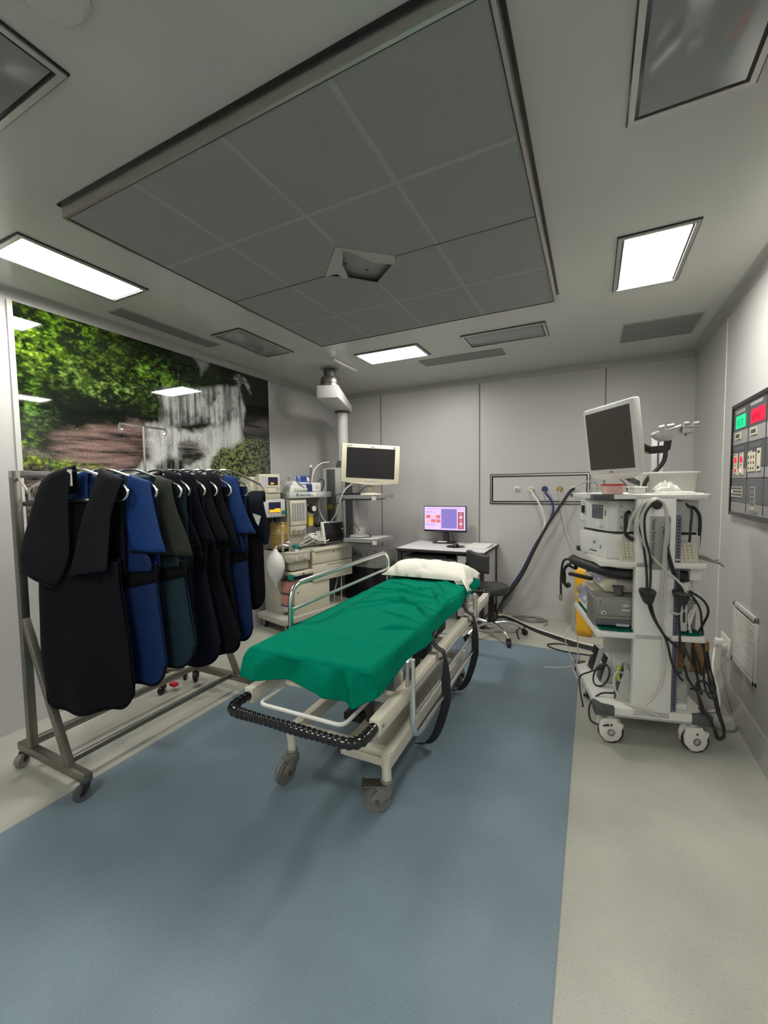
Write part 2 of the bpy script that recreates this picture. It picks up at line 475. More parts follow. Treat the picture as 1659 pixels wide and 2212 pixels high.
mb = MB(); mb.box(-1.40, -.84, 1.7, 2.26, ZC-.022, ZC-.018); part('filter_plate', mb, M['grey'], t)
for q in ((-1.2, 1.98), (-1.08, 1.96), (-1.13, 2.09), (-1.05, 2.02)):
    mb = MB(); mb.cyl((q[0], q[1], ZC-.025), (q[0], q[1], ZC-.018), .008, n=10); part('screw', mb, M['grey_dark'], t)
for pts in ([(-1.335, 1.985), (-1.132, 1.778), (-1.105, 1.80), (-1.19, 1.93), (-1.225, 2.05), (-1.255, 2.06), (-1.26, 1.985)],
            [(-1.132, 1.778), (-.912, 1.985), (-.945, 2.055), (-1.03, 1.985), (-1.07, 1.875), (-1.115, 1.815)]):
    mb = MB(); vs = mb.prism(pts, zf-.006, zf-.003, 'z')
    for v in vs: v.co.z += .012*noise.noise(v.co*9)
    part('loose_strip', mb, M['vinyl_tape'], t, 'pale tape hanging loose')

# ------------------------------------------------------------------ vents, bracket
def grille(x0, x1, y0, y1, label, nm='ceiling_vent'):
    t = thing(nm, label, 'vent', ((x0+x1)/2, (y0+y1)/2, ZC), group='ceiling vents')
    mb = MB(); mb.box(x0, x1, y0, y1, ZC-.006, ZC-.0002); part('grille', mb, M['perf_light'], t)
    mb = MB(); ring(mb, x0-.006, x1+.006, y0-.006, y1+.006, .008, ZC-.007, ZC); part('frame', mb, M['grey'] if x1 < .1 else M['cornice'], t)
grille(-2.965, -2.83, 1.79, 2.60, 'long narrow ceiling vent above the waterfall picture')
grille(-1.53, -.75, 3.875, 4.06, 'long narrow ceiling vent between the lit lamp and the back wall')
grille(.19, .69, 3.77, 4.225, 'square grey ceiling vent in the corner over the wall panel')
mb = MB(); mb.prism([(-2.225, 2.66), (-2.185, 2.66), (-2.185, 2.632), (-2.225, 2.64)], 3.37, 3.80, 'y')
solo('trunking', mb, M['white_paint'], 'short white trunking strip on the ceiling by the pendant', 'trunking', (-2.2, 3.58, 2.66))
mb = MB(); mb.lathe([(.0, 0), (.085, 0), (.085, -.008), (.07, -.022), (.0, -.024)], (-1.185, .61, ZC), n=40)
solo('lamp_canopy', mb, M['ceil'], 'round grey canopy on the ceiling at the top edge of the picture', 'canopy', (-1.185, .61, ZC))

# ------------------------------------------------------------------ waterfall picture
def px(u, v):   # picture layout laid out on its own sheet: u along the wall, v up
    return (u, v)
MY0, MY1, MZ0, MZ1 = 1.323, 3.545, .95, 2.598
NU, NV = 520, 300
yy = np.linspace(MY0, MY1, NU+1); zz = np.linspace(MZ0, MZ1, NV+1)
Yg, Zg = np.meshgrid(yy, zz)
rng = np.random.default_rng(3)
def vnoise(fy, fz, seed, oct_=4):
    out = np.zeros_like(Yg); amp = 1; tot = 0
    for o in range(oct_):
        g = np.random.default_rng(seed+o*17).random((64, 64))
        a = (Yg-MY0)*fy*2**o; b = (Zg-MZ0)*fz*2**o
        i, j = np.floor(a).astype(int), np.floor(b).astype(int); fa, fb = a-i, b-j
        fa = fa*fa*(3-2*fa); fb = fb*fb*(3-2*fb); i %= 64; j %= 64; i2, j2 = (i+1) % 64, (j+1) % 64
        out += amp*((g[j, i]*(1-fa)+g[j, i2]*fa)*(1-fb)+(g[j2, i]*(1-fa)+g[j2, i2]*fa)*fb); tot += amp; amp *= .55
    return out/tot
def poly(pts, soft=.03, jit=.03, seed=1):
    ny = Yg + (vnoise(7, 7, seed)-.5)*jit*4; nz = Zg + (vnoise(7, 7, seed+5)-.5)*jit*4
    ins = np.zeros(Yg.shape, bool); d = np.full(Yg.shape, 9.)
    n = len(pts)
    for k in range(n):
        (x1, y1), (x2, y2) = pts[k], pts[(k+1) % n]
        c = ((y1 > nz) != (y2 > nz)) & (nx_lt(ny, nz, x1, y1, x2, y2)); ins ^= c
        L2 = (x2-x1)**2+(y2-y1)**2+1e-9
        t_ = np.clip(((ny-x1)*(x2-x1)+(nz-y1)*(y2-y1))/L2, 0, 1)
        d = np.minimum(d, np.hypot(ny-x1-t_*(x2-x1), nz-y1-t_*(y2-y1)))
    sd = np.where(ins, d, -d)
    return np.clip(.5+sd/(2*soft), 0, 1)
def nx_lt(ny, nz, x1, y1, x2, y2):
    with np.errstate(divide='ignore', invalid='ignore'):
        return ny < (x2-x1)*(nz-y1)/(y2-y1)+x1
def blob(cy, cz, ry, rz): return np.exp(-(((Yg-cy)/ry)**2+((Zg-cz)/rz)**2))
def lay(a, b, m): return a*(1-m[..., None])+np.array(b)*m[..., None]

fo = vnoise(9, 9, 11); f2 = vnoise(48, 78, 23, 4); f4 = vnoise(20, 28, 29, 4); f3 = vnoise(3, 3, 31)
lf = np.clip((f2-.46)*3.6, 0, 1)*np.clip((fo-.30)*2.4, .1, 1)
C_ = np.zeros(Yg.shape+(3,)); C_[:] = (.006, .011, .005)
C_ = lay(C_, (.040, .075, .014), lf*.7)
def leaves(mask, col, k=1.0):
    global C_
    c = np.array(col); base = np.clip(mask*k, 0, 1)*np.clip((f4-.36)*4.5, .0, 1)
    C_ = lay(C_, c*.30, base*np.clip((fo-.30)*4, .1, 1))
    C_ = lay(C_, c*.95, base*np.clip((f2-.42)*5, 0, 1)*np.clip((fo-.33)*4, .08, 1))
    C_ = lay(C_, np.minimum(c*1.7+.02, 1), base*np.clip((f2-.60)*8, 0, 1)*np.clip((f4-.45)*5, 0, 1))
leaves(np.maximum(blob(1.433, 2.397, 0.199, 0.110), blob(1.609, 2.540, 0.207, 0.107)), (.19, .40, .012), 1.05)
leaves(blob(1.417, 2.336, 0.102, 0.081), (.40, .66, .06), .8)
leaves(blob(1.751, 2.539, 0.193, 0.108), (.13, .24, .025), .9)
leaves(blob(1.949, 2.367, 0.316, 0.170), (.075, .125, .020), .9)
leaves(blob(1.855, 2.163, 0.263, 0.086), (.15, .25, .05), .95)
leaves(blob(1.621, 2.256, 0.178, 0.093), (.10, .16, .03), .8)
leaves(poly([(2.113, 2.478), (2.286, 2.450), (2.612, 2.350), (2.493, 2.298), (2.216, 2.244), (2.104, 2.300)], .05, .04, 3), (.13, .30, .03), 1.1)
leaves(blob(2.384, 2.330, 0.205, 0.053), (.20, .42, .03), 1.0)
leaves(blob(1.364, 2.026, 0.054, 0.115), (.16, .36, .03), 1.0)
leaves(blob(1.339, 1.781, 0.053, 0.057), (.30, .55, .03), 1.0)
leaves(blob(1.419, 1.920, 0.103, 0.073), (.10, .19, .05), .8)
C_ = lay(C_, (.006, .007, .007), poly([(1.503, 2.057), (1.670, 2.112), (1.835, 2.071), (2.093, 2.086), (2.204, 2.012), (1.908, 1.904), (1.492, 1.856)], .05, .05, 7)*.85)
rk = vnoise(2.2, 22, 41, 5); rk2 = vnoise(5, 44, 47, 4)
rock = poly([(1.477, 1.825), (1.748, 1.908), (2.163, 1.970), (2.193, 1.809), (2.069, 1.621), (1.854, 1.512), (1.444, 1.451)], .04, .04, 9)
rc = np.clip((rk*.55+rk2*.45-.38)*3.6, 0, 1)[..., None]*np.array((.25, .16, .14))+.012
C_ = C_*(1-rock[..., None])+rc*rock[..., None]
r2 = poly([(1.324, 1.723), (1.482, 1.676), (1.670, 1.575), (1.640, 0.998), (1.276, 1.055)], .04, .05, 19)
C_ = C_*(1-r2[..., None])+(np.clip((rk*.5+f2*.5-.35)*3, 0, 1)[..., None]*np.array((.20, .165, .135))+.01)*r2[..., None]
leaves(blob(1.404, 1.642, 0.076, 0.035), (.30, .42, .03), .9); leaves(blob(1.628, 1.599, 0.135, 0.044), (.33, .58, .02), 1.2)
low = np.clip((1.50-Zg)/.08, 0, 1)
C_ = C_*(1-low[..., None])+(np.clip((rk*.5+f2*.5-.36)*2.6, 0, 1)[..., None]*np.array((.15, .125, .10))+.01)*low[..., None]
dk = poly([(3.164, 2.553), (3.638, 2.584), (3.614, 2.053), (3.140, 2.048), (3.166, 2.349)], .05, .04, 13)
C_ = lay(C_, (.007, .007, .008), dk)
sh = poly([(3.112, 2.090), (3.621, 2.205), (3.611, 1.977), (3.009, 1.809)], .03, .03, 15)
C_ = C_*(1-sh[..., None])+(np.clip((rk-.4)*2.6, 0, 1)[..., None]*np.array((.13, .115, .105))+.01)*sh[..., None]
st = vnoise(46, 2.2, 61, 4); st2 = vnoise(12, 9, 67)
wet = np.clip(.62+(st-.45)*2.0, .08, 1)*np.clip(.75+(st2-.42)*2.4, .22, 1)
up = poly([(2.247, 2.239), (2.516, 2.319), (2.762, 2.368), (3.147, 2.454), (3.175, 2.259), (3.153, 2.049), (2.645, 2.031), (2.233, 1.953), (2.281, 2.116)], .025, .02, 21)
cw = np.array((.02, .021, .022))+wet[..., None]*np.array((.58, .60, .57))
C_ = C_*(1-up[..., None])+cw*up[..., None]
wet2 = np.clip(.86+(st-.45)*1.0+(st2-.45)*1.0, .2, 1)
lo_ = poly([(2.154, 1.944), (2.498, 1.953), (2.744, 2.002), (3.142, 2.094), (3.143, 1.841), (2.978, 1.763), (2.773, 1.738), (2.668, 1.494), (2.407, 1.475), (2.475, 1.674), (2.681, 1.745), (2.588, 1.862), (2.472, 1.872), (2.420, 1.730), (2.265, 1.627), (2.063, 1.495), (1.990, 1.495), (2.012, 1.583), (2.141, 1.696)], .025, .03, 25)
cw = np.array((.03, .03, .03))+wet2[..., None]*np.array((.60, .61, .58))
C_ = C_*(1-lo_[..., None])+cw*lo_[..., None]
md = poly([(2.448, 1.862), (2.663, 1.889), (2.682, 1.766), (2.485, 1.674), (2.442, 1.731)], .03, .06, 27)*.8
C_ = C_*(1-md[..., None])+(np.clip((rk2-.4)*3, 0, 1)[..., None]*np.array((.24, .21, .20))+.012)*md[..., None]
md = poly([(2.177, 1.643), (2.465, 1.733), (2.456, 1.554), (2.160, 1.532)], .03, .05, 29)*.8
C_ = C_*(1-md[..., None])+(np.clip((st-.45)*3, 0, 1)[..., None]*np.array((.34, .33, .32))+.012)*md[..., None]
bush = poly([(2.784, 1.751), (2.896, 1.832), (3.261, 1.921), (3.688, 2.009), (3.653, 1.208), (2.734, 1.259)], .03, .04, 33)
bcol = np.clip((f2-.36)*3.4, 0, 1)[..., None]*(np.array((.20, .24, .075))*(1-np.clip((Yg-3.15)/.3, 0, 1))[..., None]+np.array((.115, .13, .07))*np.clip((Yg-3.15)/.3, 0, 1)[..., None])+.006
C_ = C_*(1-bush[..., None])+bcol*bush[..., None]
C_ = lay(C_, (.33, .345, .34), poly([(2.591, 2.613), (2.763, 2.617), (2.719, 2.536), (2.687, 2.488), (2.660, 2.542)], .02, .03, 35)*.9)
C_ = lay(C_, (.36, .375, .36), poly([(3.032, 2.537), (3.163, 2.539), (3.273, 2.485), (3.233, 2.444), (3.110, 2.438), (3.070, 2.488)], .012, .05, 37)*np.clip((f2-.35)*5, .2, 1))

mb = MB(); bmx = mb.bm
verts = [bmx.verts.new((XL+.008, float(Yg[j, i]), float(Zg[j, i]))) for j in range(NV+1) for i in range(NU+1)]
for j in range(NV):
    for i in range(NU):
        a = j*(NU+1)+i; bmx.faces.new((verts[a], verts[a+1], verts[a+NU+2], verts[a+NU+1]))
me = bpy.data.meshes.new('print'); bmx.normal_update(); bmx.to_mesh(me); bmx.free()
ca = me.color_attributes.new('print', 'FLOAT_COLOR', 'POINT')
flat = np.concatenate([np.clip(C_, 0, 1), np.ones(C_.shape[:2]+(1,))], -1).reshape(-1).astype(np.float32)
ca.data.foreach_set('color', flat)
m, nt, b = new_mat('waterfall_print'); N, L = nt.nodes.new, nt.links.new
at = N('ShaderNodeVertexColor'); at.layer_name = 'print'
tc = N('ShaderNodeTexCoord'); mp = N('ShaderNodeMapping'); mp.inputs['Scale'].default_value = (1, 34, 46); mp.inputs['Rotation'].default_value = (.35, 0, 0); L(tc.outputs['Object'], mp.inputs['Vector'])
ns = N('ShaderNodeTexNoise'); ns.inputs['Scale'].default_value = 2.2; ns.inputs['Detail'].default_value = 5; L(mp.outputs['Vector'], ns.inputs['Vector'])
rr = N('ShaderNodeMapRange'); rr.inputs['From Min'].default_value = .35; rr.inputs['From Max'].default_value = .68; rr.inputs['To Min'].default_value = .4; rr.inputs['To Max'].default_value = 1.45; L(ns.outputs['Fac'], rr.inputs['Value'])
mm = N('ShaderNodeMix'); mm.data_type = 'RGBA'; mm.blend_type = 'MULTIPLY'; mm.inputs['Factor'].default_value = .42
L(at.outputs['Color'], mm.inputs['A']); L(rr.outputs['Result'], mm.inputs['B']); L(mm.outputs['Result'], b.inputs['Base Color'])
b.inputs['Roughness'].default_value = .03; b.inputs['Specular IOR Level'].default_value = .5
t = thing('waterfall_picture', 'big glossy waterfall and jungle picture covering the wall behind the aprons', 'wall picture', (XL+.01, 2.43, MZ0))
me.transform(Matrix.Translation(-Vector(BASE[t.name])))
o = link('print', me, m, t); BASE[o.name] = BASE[t.name]
mb = MB(); mb.box(XL+.0005, XL+.007, MY0, MY1, MZ0, MZ1); part('backing', mb, M['grey_dark'], t)
for a_, b_ in ((MY0-.028, MY0), (MY1, MY1+.012)):
    mb = MB(); mb.box(XL+.001, XL+.014, a_, b_, MZ0, MZ1); part('edge_strip', mb, M['grey_light'], t)
mb = MB(); mb.box(XL+.0075, XL+.0087, 2.4455, 2.448, MZ0, MZ1); part('panel_seam', mb, M['grey_dark'], t)

# ------------------------------------------------------------------ gas outlet strip on the back wall
GX0, GX1, GZ0, GZ1 = -1.051, -.03, 1.232, 1.567
t = thing('gas_outlet_unit', 'long steel framed panel of five round gas outlets on the back wall', 'gas outlet panel', (-.54, YB, GZ0))
mb = MB(); mb.box(GX0+.03, GX1-.03, YB-.008, YB, GZ0+.03, GZ1-.03); part('plate', mb, M['wall'], t)
mb = MB()
for (a0, a1, c0, c1) in ((GX0, GX1, GZ0, GZ0+.008), (GX0, GX1, GZ1-.008, GZ1), (GX0, GX0+.008, GZ0, GZ1), (GX1-.008, GX1, GZ0, GZ1)): mb.box(a0, a1, YB-.010, YB, c0, c1)
for (a0, a1, c0, c1) in ((GX0+.022, GX1-.022, GZ0+.022, GZ0+.034), (GX0+.022, GX1-.022, GZ1-.034, GZ1-.022), (GX0+.022, GX0+.034, GZ0+.03, GZ1-.03), (GX1-.034, GX1-.022, GZ0+.03, GZ1-.03)): mb.box(a0, a1, YB-.012, YB, c0, c1)
part('gasket', mb, M['gloss_black'], t)
mb = MB()
for (a0, a1, c0, c1) in ((GX0+.008, GX1-.008, GZ0+.008, GZ0+.022), (GX0+.008, GX1-.008, GZ1-.022, GZ1-.008), (GX0+.008, GX0+.022, GZ0+.02, GZ1-.02), (GX1-.022, GX1-.008, GZ0+.02, GZ1-.02)): mb.box(a0, a1, YB-.020, YB, c0, c1)
part('frame', mb, M['steel'], t)
for ox, mm_, lab in ((-.755, 'white_plastic', 'white outlet with nothing plugged in'), (-.604, 'white_plastic', 'white outlet with the white hose'), (-.466, 'navy_plastic', 'blue outlet'), (-.318, 'gold', 'yellow outlet'), (-.179, 'white_plastic', 'white outlet with the black hose')):
    mb = MB(); mb.lathe([(.0, 0), (.030, 0), (.031, .012), (.026, .018), (.0, .018)], (ox, YB-.008, 1.397), (0, -1, 0), 24)
    oo = part('outlet', mb, M[mm_], t, lab)
    mb = MB(); mb.lathe([(.0, .018), (.017, .018), (.017, .026), (.011, .028), (.0, .028)], (ox, YB-.008, 1.397), (0, -1, 0), 20)
    part('socket', mb, M['grey'] if mm_ == 'white_plastic' else M[mm_], oo)
def cable(name, pts, r, m, label, cat='cable', n=8, group=None, sm=8, fr=W):
    mb = MB(); mb.tube(crom(pts, sm), r, n)
    return solo(name, mb, M[m], label, cat, pts[0], fr, group)
HY = 4.76
cable('hose', [(-.604, 4.79, 1.397), (-.59, 4.74, 1.37), (-.50, 4.72, 1.22), (-.455, 4.72, 1.08), (-.47, 4.72, .95), (-.55, 4.71, .75), (-.68, 4.715, .46), (-.82, 4.71, .24), (-.895, 4.70, .12), (-.925, 4.66, .015)], .010, 'hose_white', 'white hose hanging from the second outlet down the back wall', 'hose')
cable('hose', [(-.179, 4.79, 1.397), (-.22, 4.74, 1.36), (-.33, 4.715, 1.18), (-.42, 4.70, 1.03), (-.54, 4.685, .78), (-.66, 4.66, .50), (-.79, 4.62, .28), (-.88, 4.58, .15), (-.92, 4.50, .017)], .014, 'cable', 'thick black hose sweeping from the last outlet to the floor', 'hose')
cable('hose', [(-.466, 4.79, 1.397), (-.45, 4.745, 1.35), (-.40, 4.75, 1.28), (-.375, 4.755, 1.17), (-.44, 4.758, 1.0), (-.565, 4.76, .77), (-.69, 4.755, .50), (-.81, 4.75, .30), (-.885, 4.745, .17), (-.91, 4.72, .014)], .011, 'hose_blue', 'dark blue hose hanging from the blue outlet beside the black hose', 'hose')
cable('hose', [(-.318, 4.79, 1.39), (-.315, 4.765, 1.35), (-.30, 4.77, 1.2), (-.25, 4.78, .95), (-.13, 4.78, .6), (-.08, 4.78, .45)], .006, 'clear_tube', 'thin clear tube hanging from the yellow outlet', 'tube')
# cables on the floor
cable('floor_cable', [(-.93, 4.44, .012), (-.90, 4.55, .012), (-.80, 4.56, .010), (-.52, 4.317, .010), (-.30, 4.17, .012), (-.10, 4.06, .012), (.10, 3.98, .012), (.3, 3.8, .012)], .012, 'cable', 'black cable run along the floor from the stool to the trolley', 'cable', group='cables on the floor')
cable('floor_cable', [(-.92, 4.62, .010), (-.88, 4.645, .010), (-.78, 4.60, .010), (-.54, 4.37, .010), (-.30, 4.21, .010), (-.08, 4.10, .010), (.12, 4.03, .010), (.33, 3.86, .010)], .010, 'hose_white', 'pale cable lying alongside the black floor cables', 'cable', group='cables on the floor')
cable('floor_cable', [(-.93, 4.38, .009), (-.86, 4.44, .009), (-.72, 4.49, .009), (-.50, 4.27, .009), (-.28, 4.12, .009), (-.08, 4.00, .009), (.14, 3.91, .009), (.3, 3.7, .009)], .009, 'cable', 'second black floor cable running closest to the stretcher', 'cable', group='cables on the floor')
cable('floor_cable', [(-.12, 4.0, .006), (-.25, 4.01, .006), (-.345, 3.95, .006), (-.30, 3.88, .006), (-.18, 3.84, .006), (.0, 3.84, .006), (.16, 3.84, .006)], .006, 'cable', 'thin black cable looped on the floor before the yellow bin', 'cable', group='cables on the floor')
cable('floor_cable', [(-.60, 3.985, .007), (-.63, 4.10, .006), (-.655, 4.22, .006), (-.62, 4.33, .006), (-.55, 4.36, .006), (-.45, 4.30, .006)], .006, 'cable', 'thin black cable bent by the stool caster', 'cable', group='cables on the floor')
pts = []
for k in range(150):
    a = k/150*2*PI*7; rr_ = .13+.035*math.sin(k*.21)+.02*math.sin(k*.53)
    pts.append((-.58+rr_*1.0*math.cos(a)+.01*math.sin(k*.9), 4.63+rr_*.55*math.sin(a), .006+.012*(k/150)+.004*math.sin(k*1.3)))
pts += [(-.42, 4.60, .012), (-.40, 4.53, .006), (-.43, 4.47, .006)]
mb = MB(); mb.tube(pts, .0045, 6); solo('coiled_cable', mb, M['cable_grey'], 'thin grey cable coiled in a tangle on the floor by the back wall', 'cable', (-.58, 4.63, 0))
mb = MB(); mb.tube(crom([(-.10, 4.79, .60), (-.105, 4.785, .4), (-.09, 4.78, .23)], 6), .003, 6)
t = thing('hanging_lead', 'thin grey lead with a black plug hanging down the back wall', 'cable', (-.09, 4.78, .2)); part('lead', mb, M['cable_grey'], t)
mb = MB(); mb.rot(mb.box(-.115, -.065, 4.765, 4.80, .17, .23, .004), 30, 'Y', (-.09, 4.78, .2)); part('plug', mb, M['black'], t)

# ------------------------------------------------------------------ control panel, return grille, socket on the wall of the trolley
PY0, PY1, PZ0, PZ1 = 2.40, 3.53, 1.232, 1.942
t = thing('control_panel', 'black framed control panel with glowing green and red displays on the wall', 'control panel', (XR, 2.97, PZ0))
xp = XR-.012
mb = MB()
for a in ((PY0, PY1, PZ0, PZ0+.022), (PY0, PY1, PZ1-.022, PZ1), (PY0, PY0+.018, PZ0, PZ1), (PY1-.012, PY1, PZ0, PZ1)): mb.box(XR-.022, XR, *a)
part('frame', mb, M['gloss_black'], t)
mb = MB(); mb.box(xp, XR-.001, PY0+.01, PY1-.01, PZ0+.02, PZ1-.02); fp = part('face', mb, M['grey'], t)
H = PZ1-PZ0
def zrow(f): return PZ1-.022-(H-.044)*f
def fld(y0, y1, f0, f1, m, d=.003, nm='field', par=None, lab=None):
    mb = MB(); mb.box(xp-d, xp, min(y0, y1), max(y0, y1), zrow(f1), zrow(f0)); return part(nm, mb, M[m], par or t, lab)
yc = [3.515, 3.215, 2.93, 2.65]     # column edges
for a, b_ in ((0, 1), (1, 2), (2, 3)):
    fld(yc[a]-.003, yc[b_]+.003, .005, .225, 'grey_dark', .002, 'dark_field'); fld(yc[a]-.003, yc[b_]+.003, .36, .585, 'grey_dark', .002, 'dark_field'); fld(yc[a]-.003, yc[b_]+.003, .69, .90, 'slate', .002, 'dark_field')
for f in (.355, .675): fld(yc[0], 2.42, f, f+.006, 'black', .0025, 'divider')
for y_ in yc[1:]: mb = MB(); mb.box(xp-.0025, xp, y_-.002, y_+.002, PZ0+.03, PZ1-.03); part('divider', mb, M['black'], t)
d1 = fld(3.46, 3.27, .085, .205, 'led_green', .004, 'display', None, 'green lit display')
part('digits', text_mb('18:32', .062, (xp-.0045, 3.445, zrow(.185)), (0, -1, 0), (0, 0, 1)), M['led_green_digit'], d1)
d1 = fld(3.17, 2.95, .085, .205, 'led_red', .004, 'display', None, 'red lit display')
part('digits', text_mb('00:00', .062, (xp-.0045, 3.155, zrow(.185)), (0, -1, 0), (0, 0, 1)), M['led_red_dim'], d1)
d1 = fld(2.89, 2.69, .085, .205, 'led_red', .004, 'display', None, 'red lit display')
part('digits', text_mb('00:00', .062, (xp-.0045, 2.88, zrow(.185)), (0, -1, 0), (0, 0, 1)), M['led_red_dim'], d1)
for y_ in (3.46, 3.17, 2.89):
    k_ = fld(y_, y_-.10, .245, .305, 'cream', .005, 'keypad')
    for q in range(3): fld(y_-.015-q*.028, y_-.035-q*.028, .257, .293, 'ink', .006, 'key', k_)
for y_ in (3.47, 3.185, 2.90): fld(y_, y_-.20, .375, .41, 'slate', .003, 'nameplate')
fld(3.47, 3.28, .035, .065, 'grey', .003, 'nameplate'); fld(3.19, 2.99, .02, .05, 'grey', .003, 'nameplate'); fld(3.47, 3.28, .70, .725, 'slate', .003, 'nameplate')
for y_, low in ((3.475, 'led_red_dim'), (3.36, 'led_pink')):
    k_ = fld(y_, y_-.075, .44, .645, 'cream', .005, 'switch_plate')
    fld(y_-.015, y_-.062, .475, .53, 'led_red', .006, 'lit_button', k_); fld(y_-.02, y_-.055, .585, .62, low, .006, 'lit_button', k_)
    for q in (.455, .553, .635): fld(y_-.02, y_-.055, q-.003, q+.003, 'ink', .006, 'caption', k_)
k_ = fld(3.20, 3.07, .455, .62, 'cream', .005, 'dial_pad'); fld(3.185, 3.17, .44, .46, 'cream', .005, 'tab', k_); fld(3.15, 3.13, .44, .46, 'cream', .005, 'tab', k_)
for r_ in range(3):
    for c_ in range(3): fld(3.185-c_*.042, 3.173-c_*.042, .485+r_*.048, .51+r_*.048, 'ink', .006, 'key', k_)
k_ = fld(3.045, 2.985, .43, .62, 'cream', .005, 'switch_plate')
for q in (.45, .58): fld(3.03, 3.0, q, q+.022, 'ink', .006, 'key', k_)
k_ = fld(3.505, 3.285, .755, .855, 'cream_dark', .005, 'switch_plate')
for r_ in range(3):
    for c_ in range(7): fld(3.495-c_*.03, 3.475-c_*.03, .765+r_*.03, .78+r_*.03, 'led_pink' if (r_, c_) == (1, 0) else 'ink', .006, 'lit_button' if (r_, c_) == (1, 0) else 'key', k_)
k_ = fld(3.135, 3.055, .755, .955, 'cream_dark', .004, 'window_plate'); fld(3.127, 3.063, .762, .92, 'slate', .005, 'glass', k_)
for q in (.80, .84, .885): fld(3.127, 3.063, q, q+.003, 'cream', .0055, 'line', k_)
for q in range(3): fld(3.48-q*.08, 3.465-q*.08, .88, .895, 'ink_grey', .004, 'caption')
fld(3.15, 3.02, .965, .985, 'ink_grey', .003, 'caption')
# return-air grille
t = thing('wall_vent', 'white slatted air grille low on the wall by the trolley', 'vent', (XR, 3.165, .30))
VY0, VY1, VZ0, VZ1 = 2.955, 3.385, .295, .685
mb = MB()
for a in ((VY0, VY1, VZ0, VZ0+.03), (VY0, VY1, VZ1-.03, VZ1), (VY0, VY0+.03, VZ0, VZ1), (VY1-.03, VY1, VZ0, VZ1)): mb.box(XR-.014, XR, *a, b=.003)
part('frame', mb, M['grey_light'], t)
mb = MB()
for k in range(18):
    z_ = VZ0+.045+k*(VZ1-VZ0-.075)/18
    mb.box(XR-.013, XR-.007, VY0+.028, VY1-.028, z_-.005, z_+.005)
part('slat', mb, M['white_paint'], t)
mb = MB(); mb.box(XR-.004, XR-.0005, VY0+.02, VY1-.02, VZ0+.02, VZ1-.02); part('gap_shade', mb, M['grey_dark'], t)  # thin dark sheet paints in the shade of the gaps between the slats
# socket with plug
t = thing('wall_socket', 'white double socket plate with a white plug low on the wall', 'socket', (XR, 3.56, .33))
mb = MB(); mb.box(XR-.009, XR, 3.45, 3.66, .27, .395, .003); part('plate', mb, M['white_plastic'], t)
mb = MB(); mb.box(XR-.055, XR-.009, 3.575, 3.625, .30, .355, .006); part('plug', mb, M['white_plastic'], t)
mb = MB(); mb.box(XR-.03, XR-.009, 3.50, 3.54, .30, .345, .005); part('plug', mb, M['grey_light'], t)
cable('power_cable', [(.79, 3.60, .30), (.775, 3.58, .26), (.755, 3.50, .15), (.765, 3.42, .06), (.75, 3.3, .012), (.70, 3.2, .01), (.6, 3.15, .01)], .008, 'hose_white', 'white power cord dropping from the wall socket behind the trolley', 'cable')
cable('power_cable', [(.805, 3.52, .30), (.79, 3.45, .22), (.79, 3.3, .10), (.79, 3.12, .02), (.74, 2.98, .01), (.62, 3.0, .01)], .006, 'cable_grey', 'grey power cord curling on the floor under the air grille', 'cable')

# ================================================================== APRON RACK
t = thing('garment_rack', 'steel rack on casters carrying the hanging lead aprons', 'rack', (-2.4, 1.55, 0))
def sq(p0, p1, w, m, nm, lab=None, upv=(0, 0, 1)):
    mb = MB(); mb.obox(p0, p1, w, w, .004, upv); return part(nm, mb, m, t, lab)
RX = -2.585
for y_ in (1.05, 2.12):
    sq((RX, y_, .125), (RX, y_, 1.552), .038, M['steel_dull'], 'upright', upv=(0, 1, 0))
    sq((-2.70, y_, .107), (-2.09, y_, .107), .042, M['steel_dull'], 'base_bar')
    sq((-2.24, y_, .12), (RX+.01, y_, .80), .034, M['steel_dull'], 'brace', upv=(0, 1, 0))
sq((RX, 1.03, 1.535), (RX, 2.14, 1.535), .036, M['steel'], 'top_rail')
sq((RX, 1.05, 1.385), (RX, 2.12, 1.385), .024, M['grey_dark'], 'cross_rail')
sq((RX, 1.05, .15), (RX, 2.12, .15), .036, M['steel_dull'], 'lower_rail')
sq((-2.30, 1.05, .115), (-2.30, 2.12, .115), .028, M['steel_dull'], 'lower_rail')
def small_caster(par, x, y, ztop, r=.036, yaw=0, mt='black', mw='clear_tube', w=.022):
    mb = MB(); mb.cyl((x, y, ztop), (x, y, ztop-.012), .02, .022)
    hs = mb.box(-w*.9, w*.9, -.012, .012, ztop-.03, ztop-.01, .003)
    for s in (-1, 1): hs += mb.prism([(-.012, ztop-.012), (.016, ztop-.012), (-.012, r-.006), (-.026, r-.004)], s*w*.9-.003, s*w*.9+.003, 'x')
    for v in hs: v.co = Matrix.Rotation(math.radians(yaw), 3, 'Z') @ v.co + Vector((x, y, 0))
    c = part('caster', mb, M[mt], par)
    mb = MB(); ws = mb.lathe([(.006, -w*.7), (r*.9, -w*.7), (r, -w*.4), (r, w*.4), (r*.9, w*.7), (.006, w*.7)], (0, -.018, r), (1, 0, 0), 20)
    for v in ws: v.co = Matrix.Rotation(math.radians(yaw), 3, 'Z') @ v.co + Vector((x, y, 0))
    part('wheel', mb, M[mw], c)
small_caster(t, -2.675, 1.05, .088, yaw=20, mt='black', mw='caster_grey')
small_caster(t, -2.115, 1.05, .088, yaw=-20, mt='gloss_black', mw='grey_dark')
small_caster(t, -2.675, 2.12, .088, yaw=40, mt='black', mw='black')
small_caster(t, -2.115, 2.12, .088, yaw=10, mt='black', mw='black')

